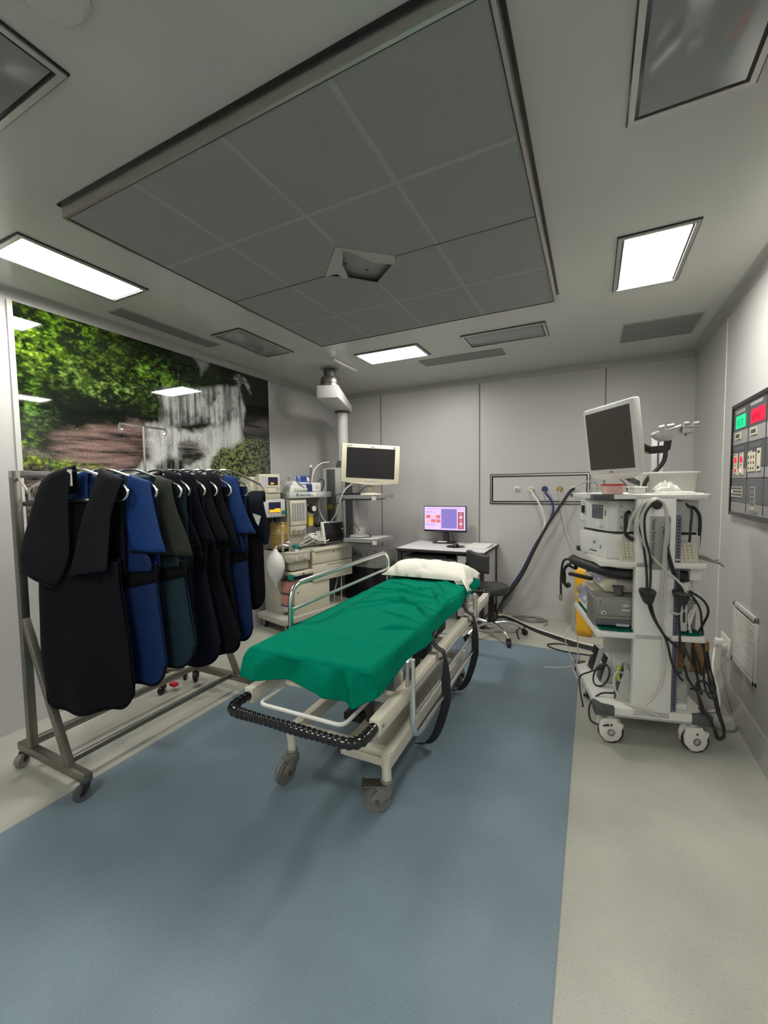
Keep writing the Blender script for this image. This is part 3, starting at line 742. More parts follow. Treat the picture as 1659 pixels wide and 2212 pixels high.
HYS = [1.097, 1.213, 1.345, 1.498, 1.589, 1.673, 1.769, 1.855, 1.965]
HR = [.252, .278, .279, .182, .192, .192, .20, .245, .258]
HLAB = ['chrome loop hanger holding the wide open charcoal apron at the rack end', 'chrome loop hanger under the royal blue sleeved apron', 'chrome loop hanger inside the olive sleeved teal apron',
        'chrome loop hanger of the navy apron just past the teal one', 'chrome loop hanger fifth along the rack from the wide open apron', 'chrome loop hanger sixth along the rack from the wide open apron',
        'chrome loop hanger carrying the plain black narrow apron', 'chrome loop hanger under the blue apron with black belt', 'chrome loop hanger at the rack end by the anaesthesia machine']
HF = [Fr(-2.13, y_, 20) for y_ in HYS]
for i, fr in enumerate(HF):
    h = HR[i]; zp = 1.546+.0028*i
    t = thing('hanger', HLAB[i], 'hanger', (0, 0, 1.40), fr, group='chrome hangers on the apron rack')
    L = .245
    loop = fillet([(.035, 0, zp), (h-.012, 0, 1.468), (h+.002, 0, 1.437), (h-.02, 0, 1.403), (-L+.02, 0, 1.403), (-L-.002, 0, 1.437), (-L+.012, 0, 1.468), (-.035, 0, zp)], .03, 5, True)
    mb = MB(); mb.tube(loop, .0065, 8, True); part('loop', mb, M['chrome'], t)
    e = Vector((-L, 0, 1.437)); g = fr.M.inverted() @ (Vector((RX+.018, HYS[i]-.04, 1.515))-fr.o)
    mb = MB(); mb.tube([e, g], .006, 8); mb.cyl(e+Vector((0, 0, -.03)), e+Vector((0, 0, .03)), .008, n=10); part('pivot_arm', mb, M['steel'], t)

def panel(t, nm, rows, m, label=None, bulge=.012, nu=16, thick=.006, wr=.006, seed=0, sub=4):
    """draped cloth panel; rows of (xl, zl, xr, zr, y)"""
    R = [Vector((a, b, 0)) for a, b, *_ in rows]
    pts = crom([(q[0], q[1], q[4]) for q in rows], sub); ptr = crom([(q[2], q[3], q[4]) for q in rows], sub)
    n = len(pts)-1
    def fn(u, v):
        k = min(int(round(v*n)), n); a, b = pts[k], ptr[k]
        x = a.x+(b.x-a.x)*u; z = a.y+(b.y-a.y)*u; y = a.z+(b.z-a.z)*u
        y -= bulge*math.sin(PI*u)*min(1, v*3)
        nz = noise.noise(Vector((x*9+seed, z*5, seed*.7)))
        y += wr*nz*min(1, v*2.5); x += wr*.5*noise.noise(Vector((x*7, z*6+9, seed)))*v
        return Vector((x, y, z))
    mb = MB(); mb.grid(fn, nu, n); return part(nm, mb, m, t, label, 60, thick)

def body(t, xl, xr, zt, zb, d, m, seed, tilt=0, waist=.04, folds=.008):
    """front and back skirt of an apron with rounded lower corners; xl/xr functions of v"""
    for nm, sg in (('front_panel', -1), ('back_panel', 1)):
        def fn(u, v):
            s = 2*u-1; c = .68; k = max(0, (abs(s)-c)/(1-c))
            zbu = zb+.10*(1-math.sqrt(max(0, 1-k*k)))+tilt*s-.01*math.cos(s*5+seed)
            z = zt+(zbu-zt)*v
            a, b = xl(v), xr(v); mid = (a+b)/2; hw = (b-a)/2
            x = mid+hw*s
            y = sg*d*math.sqrt(max(0, 1-.98*s*s))
            y += sg*folds*math.sin(s*5.5+seed+v*1.2)*(.3+v)*(1-abs(s)**4)+.006*noise.noise(Vector((x*6, z*3, seed)))*v*(1-abs(s)**6)
            if sg > 0: z += .012
            return Vector((x, y, z))
        mb = MB(); mb.grid(fn, 36, 40); part(nm, mb, m, t, None, 60, .005)
    # bound hem
    pts = []
    for k in range(49):
        s = -1+2*k/48; c = .68; q = max(0, (abs(s)-c)/(1-c))
        zbu = zb+.10*(1-math.sqrt(max(0, 1-q*q)))+tilt*s-.01*math.cos(s*5+seed)
        v = 1; a, b = xl(1), xr(1); x = (a+b)/2+(b-a)/2*s
        y = -d*math.sqrt(max(0, 1-.98*s*s))-folds*math.sin(s*5.5+seed+1.2)*1.3*(1-abs(s)**4)+.006*noise.noise(Vector((x*6, zbu*3, seed)))*(1-abs(s)**6)
        pts.append((x, y, zbu))
    mb = MB(); mb.tube(pts, .0065, 6); part('hem_binding', mb, M['pitch'], t)

def lin(*kv):
    def f(v):
        for (a, p), (b, q) in zip(kv, kv[1:]):
            if v <= b: return p+(q-p)*(v-a)/(b-a)
        return kv[-1][1]
    return f
def belt(t, xl, xr, z, h, d, m, slope=0):
    mb = MB()
    def fn(u, v):
        a = 2*PI*u; s = math.cos(a); x = (xl+xr)/2+(xr-xl)/2*s
        return Vector((x, d*math.sin(a)*(abs(math.sin(a))**-.2 if abs(math.sin(a)) > .01 else 1), z+h*(v-.5)+slope*s))
    mb.grid(fn, 40, 4, True); return part('belt', mb, m, t, 'black belt', 60, .004)

# apron at the rack end, wide open
fr = HF[0]
t = thing('lead_apron', 'charcoal lead apron hung wide open with capped sleeves at the rack end', 'lead apron', (0, 0, .42), fr, 'lead aprons on the rack')
body(t, lin((0, -.215), (.25, -.225), (.7, -.235), (1, -.215)), lin((0, .19), (.2, .19), (.6, .218), (1, .232)), 1.12, .415, .040, M['night'], .4, .012)
panel(t, 'back_yoke', [(-.12, 1.40, .2, 1.40, .035), (-.15, 1.28, .19, 1.28, .04), (-.2, 1.05, .19, 1.05, .038)], M['night'], bulge=-.005)
panel(t, 'inner_lining', [(-.03, 1.385, .12, 1.385, .0), (-.06, 1.25, .12, 1.25, -.005), (-.1, 1.03, .12, 1.03, -.03)], M['pitch'])
panel(t, 'lapel', [(-.14, 1.42, -.02, 1.44, .035), (-.145, 1.505, -.014, 1.552, .012), (-.152, 1.515, -.008, 1.562, -.006), (-.165, 1.47, -.006, 1.52, -.03), (-.20, 1.34, -.004, 1.40, -.05), (-.236, 1.21, .0, 1.20, -.062), (-.245, 1.15, -.02, 1.10, -.066), (-.236, 1.088, -.078, 1.012, -.068)], M['charcoal'], seed=1, bulge=.02, wr=.010)
panel(t, 'lapel', [(.10, 1.42, .21, 1.40, .035), (.118, 1.535, .225, 1.488, .012), (.124, 1.545, .232, 1.49, -.006), (.115, 1.49, .228, 1.44, -.03), (.08, 1.36, .20, 1.33, -.05), (.035, 1.20, .19, 1.2, -.062), (.01, 1.12, .186, 1.13, -.066), (-.006, 1.068, .182, 1.096, -.068)], M['charcoal'], seed=5, bulge=.02, wr=.010)
mb = MB(); mb.tube(crom([(-.238, -.07, 1.09), (-.16, -.088, 1.055), (-.08, -.074, 1.012)], 6), .006, 6); mb.tube(crom([(-.006, -.074, 1.068), (.09, -.09, 1.085), (.182, -.074, 1.096)], 6), .006, 6); part('sleeve_binding', mb, M['navy'], t)
mb = MB(); mb.box(-.022, .0, -.028, -.024, 1.47, 1.545, .001); part('care_label', mb, M['paper'], t, 'pale label')

def apron(i, label, cb, cs, cl, r, zb, d, zt=1.09, belted=False, sleeve=1.15, seed=0, cs_label=None, xb=None, sh=.042):
    fr = HF[i]
    t = thing('lead_apron', label, 'lead apron', (0, 0, zb), fr, 'lead aprons on the rack')
    xb = xb if xb is not None else r+.0
    body(t, lin((0, -.20), (1, -.215)), lin((0, r-.03), (.3, r-.025), (1, xb)), zt, zb, d, M[cb], seed, .006, folds=.006)
    for sg, nm in ((-1, 'sleeve'), (1, 'sleeve')):
        R_ = r+.0 if sg > 0 else .20
        ss = sh if sg > 0 else .0
        xi = R_-.135-ss*.3; zi = 1.546-(xi-.035)*.34+.014; zo = 1.546-(R_-.03-ss-.035)*.34+.012
        rows = [(xi+.005, zi-.09, R_-.05-ss, zo-.09, d*.8), (xi+.002, zi-.02, R_-.038-ss, zo-.02, d*.5), (xi, zi, R_-.03-ss, zo, -.004), (xi, zi-.03, R_-.022-ss*.9, zo-.035, -d*.6), (xi-.004, 1.40, R_-.004-ss*.7, 1.37, -d*.95), (xi-.008, 1.28, R_+.022-ss*.3, 1.26, -d*1.1), (xi+.015, sleeve+.005, R_+.052, sleeve, -d*1.15)]
        if sg < 0: rows = [(-a, z_, -b, z2, y_) for a, z_, b, z2, y_ in rows]
        panel(t, nm, rows, M[cs], cs_label if sg > 0 else None, seed=seed+sg, bulge=.010, wr=.007)
    panel(t, 'chest', [(-.11, 1.525, .11, 1.525, d*.3), (-.11, 1.44, .11, 1.44, -d*.4), (-.15, 1.25, .15, 1.25, -d*.85), (-.19, 1.10, r-.035, 1.12, -d), (-.2, zt-.05, r-.03, zt-.03, -d*1.05)], M[cl], seed=seed+3, bulge=.008)
    panel(t, 'back_yoke', [(-.19, 1.46, r-.02, 1.46, d*.5), (-.2, 1.3, r-.03, 1.3, d), (-.2, zt-.05, r-.03, zt-.05, d)], M[cl], bulge=-.004)
    if belted: belt(t, -.207, r-.022, 1.0, .085, d*1.16, M['pitch'], .045)
    mb = MB(); R_ = r
    mb.tube(crom([(R_-.13, -d*1.2-.004, sleeve+.005), (R_-.04, -d*1.2-.012, sleeve+.003), (R_+.052, -d*1.2-.004, sleeve)], 5), .004, 6); part('sleeve_binding', mb, M['pitch'], t)
    return t
t = apron(1, 'royal blue lead apron with a white badge on the chest', 'royal_dark', 'royal', 'royal_dark', .282, .490, .032, belted=True, seed=1.3, cs_label='bright royal blue sleeve', xb=.285, sh=.0)
mb = MB(); mb.prism([(.035, 1.33), (.095, 1.335), (.093, 1.262), (.07, 1.25), (.045, 1.285)], -.062, -.058, 'y'); part('badge', mb, M['paper'], t, 'white badge')
mb = MB(); mb.box(.03, .10, -.064, -.06, 1.335, 1.352, .001); part('badge_clip', mb, M['navy'], t)
apron(2, 'teal lead apron with an olive sleeve after the royal blue one', 'teal', 'olive', 'teal', .305, .54, .045, belted=True, seed=2.1, cs_label='olive sleeve', xb=.322, sleeve=1.115)
apron(3, 'long navy lead apron pressed against the teal apron', 'navy', 'charcoal', 'navy', .20, .50, .030, belted=True, seed=3.3, xb=.19)
apron(4, 'dark navy lead apron in the middle of the rack with curved pockets', 'navy', 'navy', 'charcoal', .205, .445, .024, belted=True, seed=4.2, xb=.25)
apron(5, 'long black blue lead apron sixth along the rack', 'night', 'charcoal', 'night', .215, .47, .022, seed=5.5, xb=.30)
apron(6, 'plain black lead apron seventh along the rack', 'night', 'charcoal', 'night', .20, .43, .023, seed=6.1, xb=.225, sleeve=1.09)
apron(7, 'blue lead apron with a black belt near the anaesthesia machine', 'royal_dark', 'royal', 'royal_dark', .245, .49, .025, belted=True, seed=7.4, cs_label='bright blue sleeve', xb=.24, sleeve=1.17)
fr = HF[8]
t = thing('lead_apron', 'pitch black lead apron at the end by the anaesthesia machine', 'lead apron', (0, 0, .67), fr, 'lead aprons on the rack')
body(t, lin((0, -.2), (1, -.2)), lin((0, .235), (1, .245)), 1.40, .675, .028, M['pitch'], 8.2, folds=.004)
t = thing('thyroid_collar', 'dark thyroid collar with a white label draped over the last hanger end', 'thyroid collar', (.23, -.05, 1.12), fr)
panel(t, 'collar', [(.17, 1.36, .25, 1.36, .045), (.175, 1.418, .262, 1.418, .012), (.178, 1.424, .268, 1.424, -.012), (.175, 1.36, .272, 1.37, -.045), (.19, 1.28, .292, 1.28, -.055), (.225, 1.2, .31, 1.21, -.06), (.255, 1.13, .312, 1.16, -.062), (.28, 1.09, .30, 1.10, -.06)], M['navy'], seed=9, bulge=.01, nu=10)
mb = MB(); mb.prism([(.215, 1.292), (.268, 1.275), (.252, 1.215), (.238, 1.232)], -.082, -.079, 'y'); part('label_tag', mb, M['paper'], t, 'white label')

# ------------------------------------------------------------------ drip stand behind the aprons
t = thing('drip_stand', 'chrome drip stand with a hooked crossbar before the waterfall picture', 'drip stand', (-2.9, 1.945, 0))
IX, IY = -2.9, 1.945
mb = MB(); mb.cyl((IX, IY, .10), (IX, IY, 1.90), .0095, n=12); mb.cyl((IX, IY, .10), (IX, IY, 1.1), .0125, n=12); part('pole', mb, M['steel'], t)
mb = MB(); mb.tube([(IX, IY-.16, 1.905), (IX, IY+.17, 1.90)], .008, 8); part('crossbar', mb, M['chrome'], t)
for s in (-.16, .17):
    mb = MB(); mb.tube(crom([(IX, IY+s, 1.905), (IX, IY+s*1.06, 1.885), (IX, IY+s*1.02, 1.86), (IX+.01, IY+s*.93, 1.865)], 5), .009, 8); part('hook', mb, M['chrome'], t)
for k in range(5):
    a = k*2*PI/5-.35; ex, ey = IX+.20*math.cos(a), IY+.20*math.sin(a)
    mb = MB(); mb.obox((IX, IY, .10), (ex, ey, .075), .028, .022, .004); lg = part('leg', mb, M['steel_dull'], t)
    small_caster(t, ex, ey, .066, .027, 50*k, 'black', 'black', .016)
mb = MB(); mb.box(IX+.19, IX+.25, IY-.03, IY+.01, .035, .06, .006); part('brake_tab', mb, M['red'], t, 'red brake tab')

# ================================================================== ANAESTHESIA WORKSTATION
A = Fr(-2.664, 3.123, -14.4)
t = thing('anaesthesia_machine', 'cream anaesthesia workstation on wheels between the apron rack and the pendant', 'anaesthesia machine', (-.25, .5, 0), A)
def P(nm, m, lab=None, par=None, **k):
    return lambda mb: part(nm, mb, M[m], par or t, lab, **k)
mb = MB(); mb.prism([(-.47, -.0), (-.03, -.0), (0, .04), (0, .62), (-.06, .98), (-.47, .98)], .095, .16, 'z', .012); part('base', mb, M['putty'], t)
for cx_, cy_ in ((-.40, .07), (-.06, .10), (-.40, .9), (-.10, .88)):
    mb = MB(); mb.lathe([(.01, -.022), (.045, -.022), (.05, -.012), (.05, .012), (.045, .022), (.01, .022)], (cx_-.02, cy_, .05), (.25, 1, 0), 22); wh = part('castor', mb, M['rubber'], t)
    mb = MB(); mb.lathe([(.005, -.025), (.03, -.025), (.03, .025), (.005, .025)], (cx_-.02, cy_, .05), (.25, 1, 0), 18); part('hub', mb, M['putty'], wh)
# lower cabinet and pillar
mb = MB(); mb.box(-.45, -.03, .16, .62, .16, .46, .006); part('lower_cabinet', mb, M['cream'], t)
mb = MB(); mb.prism([(-.475, .10), (-.25, .085), (-.16, .11), (-.16, .22), (-.475, .22)], .16, .80, 'z', .008); part('side_pillar', mb, M['putty'], t)
mb = MB(); mb.box(-.47, -.16, .2, .40, .45, .80, .006); part('housing', mb, M['cream_dark'], t)
# drawer block
mb = MB(); mb.box(-.46, -.035, .392, .955, .462, .778, .004); part('drawer_carcass', mb, M['cream_dark'], t)
d1 = P('drawer', 'cream')(lambda: None) if False else None
mb = MB(); mb.box(-.035, -.018, .388, .957, .648, .776, .004); d1 = part('drawer', mb, M['cream'], t)
mb = MB(); mb.cyl((-.018, .68, .752), (-.013, .68, .752), .008, n=12); part('lock', mb, M['steel_dull'], d1)
mb = MB(); mb.box(-.035, -.018, .388, .957, .461, .640, .004); d2 = part('drawer', mb, M['cream'], t)
mb = MB(); mb.prism([(.57, .632), (.80, .632), (.78, .610), (.59, .610)], -.019, -.0165, 'x'); part('handle_recess', mb, M['cream_dark'], d2)
mb = MB(); mb.prism([(-.47, .40), (-.02, .40), (.0, .43), (.0, .97), (-.03, 1.0), (-.47, 1.0)], .778, .808, 'z', .005); part('worktop', mb, M['cream'], t)
mb = MB(); mb.prism([(-.46, .415), (-.035, .415), (-.035, .965), (-.46, .98)], .807, .811, 'z'); part('work_mat', mb, M['putty'], t)
# absorber block with knobs, tray, canister
mb = MB(); mb.box(-.30, -.03, .11, .37, .70, .775, .010); ab = part('absorber_head', mb, M['cream_dark'], t)
for y_ in (.19, .31):
    mb = MB(); mb.lathe([(.0, 0), (.020, 0), (.018, .010), (.0, .012)], (-.03, y_, .735), (1, 0, 0), 18); part('knob', mb, M['grey_light'], ab)
mb = MB(); mb.box(-.30, -.05, .14, .36, .615, .70, .008); part('absorber_box', mb, M['cream_dark'], t)
mb = MB(); mb.box(-.28, .0, .12, .395, .565, .60, .008); part('pull_out_tray', mb, M['cream'], t)
mb = MB(); mb.cyl((-.0, .25, .582), (.006, .25, .582), .010, n=12); part('tray_lock', mb, M['steel_dull'], t)
mb = MB(); mb.lathe([(.0, 0), (.105, 0), (.108, .02), (.108, .055), (.0, .055)], (-.14, .20, .20), n=32); part('canister_base', mb, M['grey_light'], t)
for z_ in (.262, .395):
    mb = MB(); mb.lathe([(.0, 0), (.103, 0), (.103, .115), (.0, .115)], (-.14, .20, z_), n=32); part('lime_canister', mb, M['pink_lime'], t, 'pink soda lime')
for z_ in (.255, .38, .512):
    mb = MB(); mb.lathe([(.0, 0), (.110, 0), (.112, .006), (.110, .014), (.0, .014)], (-.14, .20, z_), n=32); part('canister_ring', mb, M['grey_dark'], t)
mb = MB(); mb.cyl((-.02, .10, .54), (-.02, .12, .585), .030, .030); part('valve', mb, M['teal_plastic'], t)
mb = MB(); mb.box(-.10, -.06, .19, .34, .53, .565); part('badge_plate', mb, M['navy_plastic'], t)
# top deck in front of the bellows
mb = MB(); mb.prism([(-.475, .095), (-.10, .11), (-.04, .16), (-.04, .39), (-.475, .39)], .775, .80, 'z', .006); part('deck', mb, M['putty'], t)
mb = MB(); mb.lathe([(.0, 0), (.11, 0), (.11, .02), (.0, .02)], (-.34, .22, .80), n=32); part('bellows_base', mb, M['black'], t)
prof = [(.0, 0)]
for k in range(7): prof += [(.092, .02+k*.018), (.098, .027+k*.018), (.088, .036+k*.018)]
prof += [(.0, .15)]
mb = MB(); mb.lathe(prof, (-.34, .22, .805), n=36); part('bellows', mb, M['amber'], t)
mb = MB(); mb.lathe([(.104, .02), (.104, .27), (.09, .29), (.02, .295)], (-.34, .22, .80), n=36, caps=False); part('bellows_dome', mb, M['amber_clear'], t, 'clear amber tinted dome')
mb = MB(); mb.lathe([(.0, 0), (.096, 0), (.096, .10), (.0, .10)], (-.34, .22, .965), n=32); part('bellows_disc', mb, M['amber_lite'], t)
mb = MB(); mb.cyl((-.10, .18, .80), (-.10, .18, .84), .024); mb.tube(crom([(-.10, .18, .84), (-.10, .17, .88), (-.11, .15, .90), (-.13, .13, .88), (-.14, .10, .82)], 5), .013, 10); part('breathing_port', mb, M['chrome'], t)
mb = MB(); mb.lathe([(.0, 0), (.026, 0), (.026, .03), (.0, .03)], (-.11, .245, .80), n=20); part('valve_base', mb, M['white_plastic'], t)
mb = MB(); mb.lathe([(.0, .03), (.032, .03), (.032, .06), (.024, .072), (.0, .072)], (-.11, .245, .80), n=20); part('valve_cap', mb, M['teal_plastic'], t, 'green cap')
for q in (-.012, .012): 
    mb = MB(); mb.tube([(-.17+q, .13, .80), (-.17+q, .13, 1.02)], .004, 6); part('scale_rail', mb, M['cream'], t)
for k in range(6):
    mb = MB(); mb.box(-.18, -.16, .127, .133, .85+k*.028, .856+k*.028); part('scale_rung', mb, M['cream'], t)
# reservoir bag
bagp = [(.0, 0), (.012, .004), (.016, .03)]
mb = MB(); mb.lathe([(.008, -.36), (.012, -.33), (.035, -.29), (.065, -.23), (.083, -.16), (.082, -.10), (.06, -.04), (.028, .0), (.018, .025), (.0, .03)], (-.155, .03, .82), n=28)
for v in mb.bm.verts: v.co.y = .03+(v.co.y-.03)*.95+.006*noise.noise(v.co*14); v.co.x = -.155+(v.co.x+.155)*1.22+.006*noise.noise(v.co*11)
part('reservoir_bag', mb, M['bag'], t, 'white rubber bag')
mb = MB(); mb.tube(crom([(-.155, .03, .84), (-.152, .05, .868), (-.13, .10, .875), (-.11, .15, .865)], 5), .012, 10); part('bag_mount', mb, M['chrome'], t)
# gantry with flowmeters
mb = MB(); mb.box(-.44, -.20, .25, .83, 1.337, 1.40, .008); part('top_shelf', mb, M['grey_light'], t)
part('maker_name', text_mb('Datex-Ohmeda', .030, (-.1985, .375, 1.358), (0, 1, 0), (0, 0, 1)), M['ink_teal'], t, 'dark lettering')
mb = MB(); mb.prism([(.34, 1.385), (.362, 1.385), (.358, 1.36), (.348, 1.35), (.342, 1.36)], -.1995, -.198, 'x'); part('maker_emblem', mb, M['ink_teal'], t, 'small dark emblem')
mb = MB(); mb.box(-.1995, -.198, .53, .60, 1.36, 1.39); part('white_label', mb, M['paper'], t)
mb = MB(); mb.box(-.44, -.25, .255, .50, .81, 1.337, .006); part('gantry_column', mb, M['cream_dark'], t)
mb = MB(); mb.box(-.43, -.40, .50, .80, .81, 1.337); part('gantry_back', mb, M['grey'], t)
mb = MB(); mb.box(-.42, -.39, .79, .815, .81, 1.337); part('gantry_post', mb, M['grey_light'], t)
mb = MB(); mb.box(-.25, -.22, .275, .485, 1.05, 1.318, .006); fm = part('flowmeter_frame', mb, M['cream'], t)
mb = MB(); mb.box(-.221, -.2185, .292, .468, 1.10, 1.285); part('flowmeter_window', mb, M['grey'], fm)
for k in range(5):
    mb = MB(); mb.cyl((-.217, .31+k*.035, 1.105), (-.217, .31+k*.035, 1.28), .008, n=10); part('flow_tube', mb, M['milky'], fm)
mb = MB(); mb.box(-.25, -.225, .275, .48, .95, 1.045, .005); kp = part('knob_panel', mb, M['cream_dark'], t)
for k, mk_ in enumerate(('ink', 'grey_dark', 'grey_light')):
    mb = MB(); mb.lathe([(.0, 0), (.020, 0), (.017, .025), (.0, .027)], (-.225, .315+k*.062, .995), (1, 0, 0), 16); part('flow_knob', mb, M['chrome' if k else 'alu'], kp)
mb = MB(); mb.box(-.33, -.28, .55, .63, 1.14, 1.26, .004); part('vaporiser', mb, M['cream'], t)
mb = MB(); mb.lathe([(.0, 0), (.052, 0), (.052, .035), (.032, .04), (.032, .05), (.0, .05)], (-.28, .595, 1.215), (1, 0, 0), 26); vk = part('vaporiser_dial', mb, M['black'], t)
mb = MB(); mb.lathe([(.0, .05), (.03, .05), (.03, .054), (.0, .054)], (-.28, .595, 1.215), (1, 0, 0), 22); part('dial_cap', mb, M['cream'], vk)
mb = MB(); mb.box(-.33, -.285, .56, .625, 1.02, 1.14, .003); part('agent_tag', mb, M['yellow_tag'], t, 'yellow tag')
mb = MB(); mb.lathe([(.0, 0), (.03, 0), (.03, .05), (.02, .06), (.0, .06)], (-.27, .645, 1.03), (1, .2, .2), 18); part('regulator_knob', mb, M['black'], t)
mb = MB(); mb.tube([(-.30, .53, .90), (-.30, .62, .92), (-.28, .70, .90)], .022, 10); part('manifold', mb, M['steel_dull'], t)
mb = MB(); mb.tube(crom([(-.26, .33, .815), (-.18, .50, .815), (-.10, .62, .82)], 6), .006, 6); part('gas_tube', mb, M['rubber'], t)
# display on the gantry arm
mb = MB(); mb.box(-.30, -.20, -.065, .195, 1.155, 1.335, .010); dp = part('display', mb, M['grey_light'], t, 'ventilator display with amber readout')
mb = MB(); mb.box(-.201, -.198, .0, .14, 1.20, 1.305); sc_ = part('display_screen', mb, M['screen_navy'], dp)
mb = MB(); mb.box(-.198, -.1965, .005, .135, 1.205, 1.232); mb.box(-.198, -.1965, .065, .135, 1.23, 1.242); part('readout', mb, M['screen_amber'], sc_) if False else part('readout', mb, M['screen_amber'], dp)
mb = MB(); mb.lathe([(.0, 0), (.021, 0), (.019, .02), (.0, .022)], (-.20, .172, 1.20), (1, 0, 0), 18); part('dial', mb, M['teal_plastic'], dp)
mb = MB()
for k in range(3): mb.box(-.2, -.196, .02+k*.035, .035+k*.035, 1.17, 1.182)
part('button', mb, M['grey'], dp)
mb = MB(); mb.tube([(-.32, .27, 1.25), (-.30, .14, 1.25)], .022, 10); mb.box(-.28, -.23, .10, .16, 1.10, 1.16, .01); part('display_arm', mb, M['black'], t)
mb = MB(); mb.box(-.30, -.21, -.03, .15, 1.335, 1.395, .008); part('monitor_bracket', mb, M['cream_dark'], t)

# things standing on the machine
t = thing('gas_monitor', 'small cream box monitor with a tiny dark screen on top of the machine', 'monitor', (-.3, .03, 1.396), A)
mb = MB(); mb.box(-.26, -.205, -.09, .145, 1.396, 1.585, .008); mb.box(-.215, -.20, .0, .12, 1.40, 1.44, .004); part('front', mb, M['cream'], t)
mb = MB(); mb.box(-.46, -.26, -.16, .09, 1.41, 1.56, .02); part('case', mb, M['cream'], t)
mb = MB(); mb.box(-.2055, -.2035, .005, .118, 1.475, 1.555); part('screen', mb, M['screen_navy'], t)
mb = MB(); mb.prism([(.028, 1.485), (.075, 1.485), (.06, 1.503), (.052, 1.495), (.043, 1.505)], -.2035, -.202, 'x'); part('readout', mb, M['screen_amber'], t)
mb = MB(); mb.box(-.2055, -.2035, -.07, -.005, 1.455, 1.565); part('bezel_label', mb, M['grey_light'], t)
mb = MB(); mb.lathe([(.0, 0), (.016, 0), (.014, .015), (.0, .016)], (-.205, .11, 1.442), (1, 0, 0), 16); part('knob', mb, M['cream_dark'], t)
mb = MB()
for k in range(5): mb.box(-.2055, -.203, -.02+k*.022, -.008+k*.022, 1.448, 1.458)
part('button', mb, M['grey'], t)
t = thing('patient_monitor', 'tilted black touch screen monitor with white rim on the machine worktop', 'monitor', (-.12, .79, .811), A)
mb = MB(); vs = mb.box(-.135, -.095, .60, .99, .825, 1.06, .012); mb.rot(vs, 14, 'Z', (-.1, .79, 0)); mb.rot(vs, -10, 'Y', (-.1, .79, .815)); [setattr(v, 'co', v.co+Vector((.014, -.022, .012))) for v in mb.bm.verts]; part('case', mb, M['white_plastic'], t)
mb = MB(); vs = mb.box(-.096, -.0935, .612, .978, .832, 1.044, .004); mb.rot(vs, 14, 'Z', (-.1, .79, 0)); mb.rot(vs, -10, 'Y', (-.1, .79, .815)); [setattr(v, 'co', v.co+Vector((.014, -.022, .012))) for v in mb.bm.verts]; part('screen', mb, M['screen'], t)
mb = MB(); vs = mb.lathe([(.0, 0), (.016, 0), (.014, .008), (.0, .009)], (-.094, .955, .853), (1, 0, 0), 18); mb.rot(vs, 14, 'Z', (-.1, .79, 0)); mb.rot(vs, -10, 'Y', (-.1, .79, .815)); [setattr(v, 'co', v.co+Vector((.014, -.022, .012))) for v in mb.bm.verts]; part('dial', mb, M['navy_plastic'], t)
mb = MB(); vs = mb.box(-.094, -.0925, .953, .965, .96, .972); mb.rot(vs, 14, 'Z', (-.1, .79, 0)); mb.rot(vs, -10, 'Y', (-.1, .79, .815)); [setattr(v, 'co', v.co+Vector((.014, -.022, .012))) for v in mb.bm.verts]; part('alarm_light', mb, M['led_pink'], t)
mb = MB()
for k in range(4): 
    vs = mb.box(-.094, -.0925, .953, .965, .875+k*.02, .885+k*.02); mb.rot(vs, 14, 'Z', (-.1, .79, 0)); mb.rot(vs, -10, 'Y', (-.1, .79, .815))
[setattr(v, 'co', v.co+Vector((.014, -.022, .012))) for v in mb.bm.verts]; part('touch_key', mb, M['grey'], t)
mb = MB(); mb.box(-.21, -.14, .60, .72, .815, .96, .008); [setattr(v, 'co', v.co+Vector((.014, -.022, .012))) for v in mb.bm.verts]; part('rear_block', mb, M['white_plastic'], t)
random.seed(4)
for j in range(5):
    pts = []
    c = (-.20+.03*j, .48+.012*j)
    for k in range(60):
        a = k/60*2*PI*2.2+j; rr_ = .075+.012*random.random()+.025*math.sin(k*.3+j)
        pts.append((c[0]+rr_*math.cos(a)*.6, c[1]+rr_*math.sin(a)*1.2, .828+.075*(1+math.sin(a+j))*.55+.012*j))
    pts += [(-.16, .58, .90-.02*j), (-.15, .61, .92-.018*j)]
    mb = MB(); mb.tube(crom(pts, 2), .0058, 6)
    solo('monitor_lead', mb, M['white_plastic'], 'white monitor lead tangled in the coil beside the tilted monitor', 'cable', (-.2, .48, .811), A, 'coiled monitor leads on the machine')
t = thing('syringe_pump', 'white infusion pump on the machine shelf', 'pump', (-.32, .40, 1.401), A)
mb = MB(); mb.prism([(.30, 1.401), (.56, 1.401), (.56, 1.43), (.50, 1.50), (.36, 1.52), (.31, 1.46)], -.40, -.26, 'x', .008); part('case', mb, M['white_plastic'], t)
mb = MB(); mb.cyl((-.255, .36, 1.425), (-.255, .56, 1.425), .016, n=12); part('syringe', mb, M['milky'], t)
mb = MB(); mb.tube(crom([(-.26, .50, 1.44), (-.25, .42, 1.49), (-.27, .35, 1.54), (-.30, .27, 1.53), (-.30, .22, 1.50), (-.28, .25, 1.47), (-.26, .33, 1.49)], 6), .004, 6); part('line', mb, M['cable_grey'], t)
mb = MB(); mb.tube([(-.30, .33, 1.515), (-.30, .325, 1.56)], .006, 8); mb.sph((-.30, .325, 1.565), .014); part('clamp_knob', mb, M['chrome'], t)
t = thing('blue_monitor', 'small bright blue handheld monitor sitting on the white pump', 'monitor', (-.30, .48, 1.47), A)
mb = MB(); vs = mb.box(-.285, -.25, .415, .565, 1.475, 1.575, .010); mb.rot(vs, -14, 'Y', (-.27, .49, 1.475)); part('case', mb, M['blue_plastic'], t)
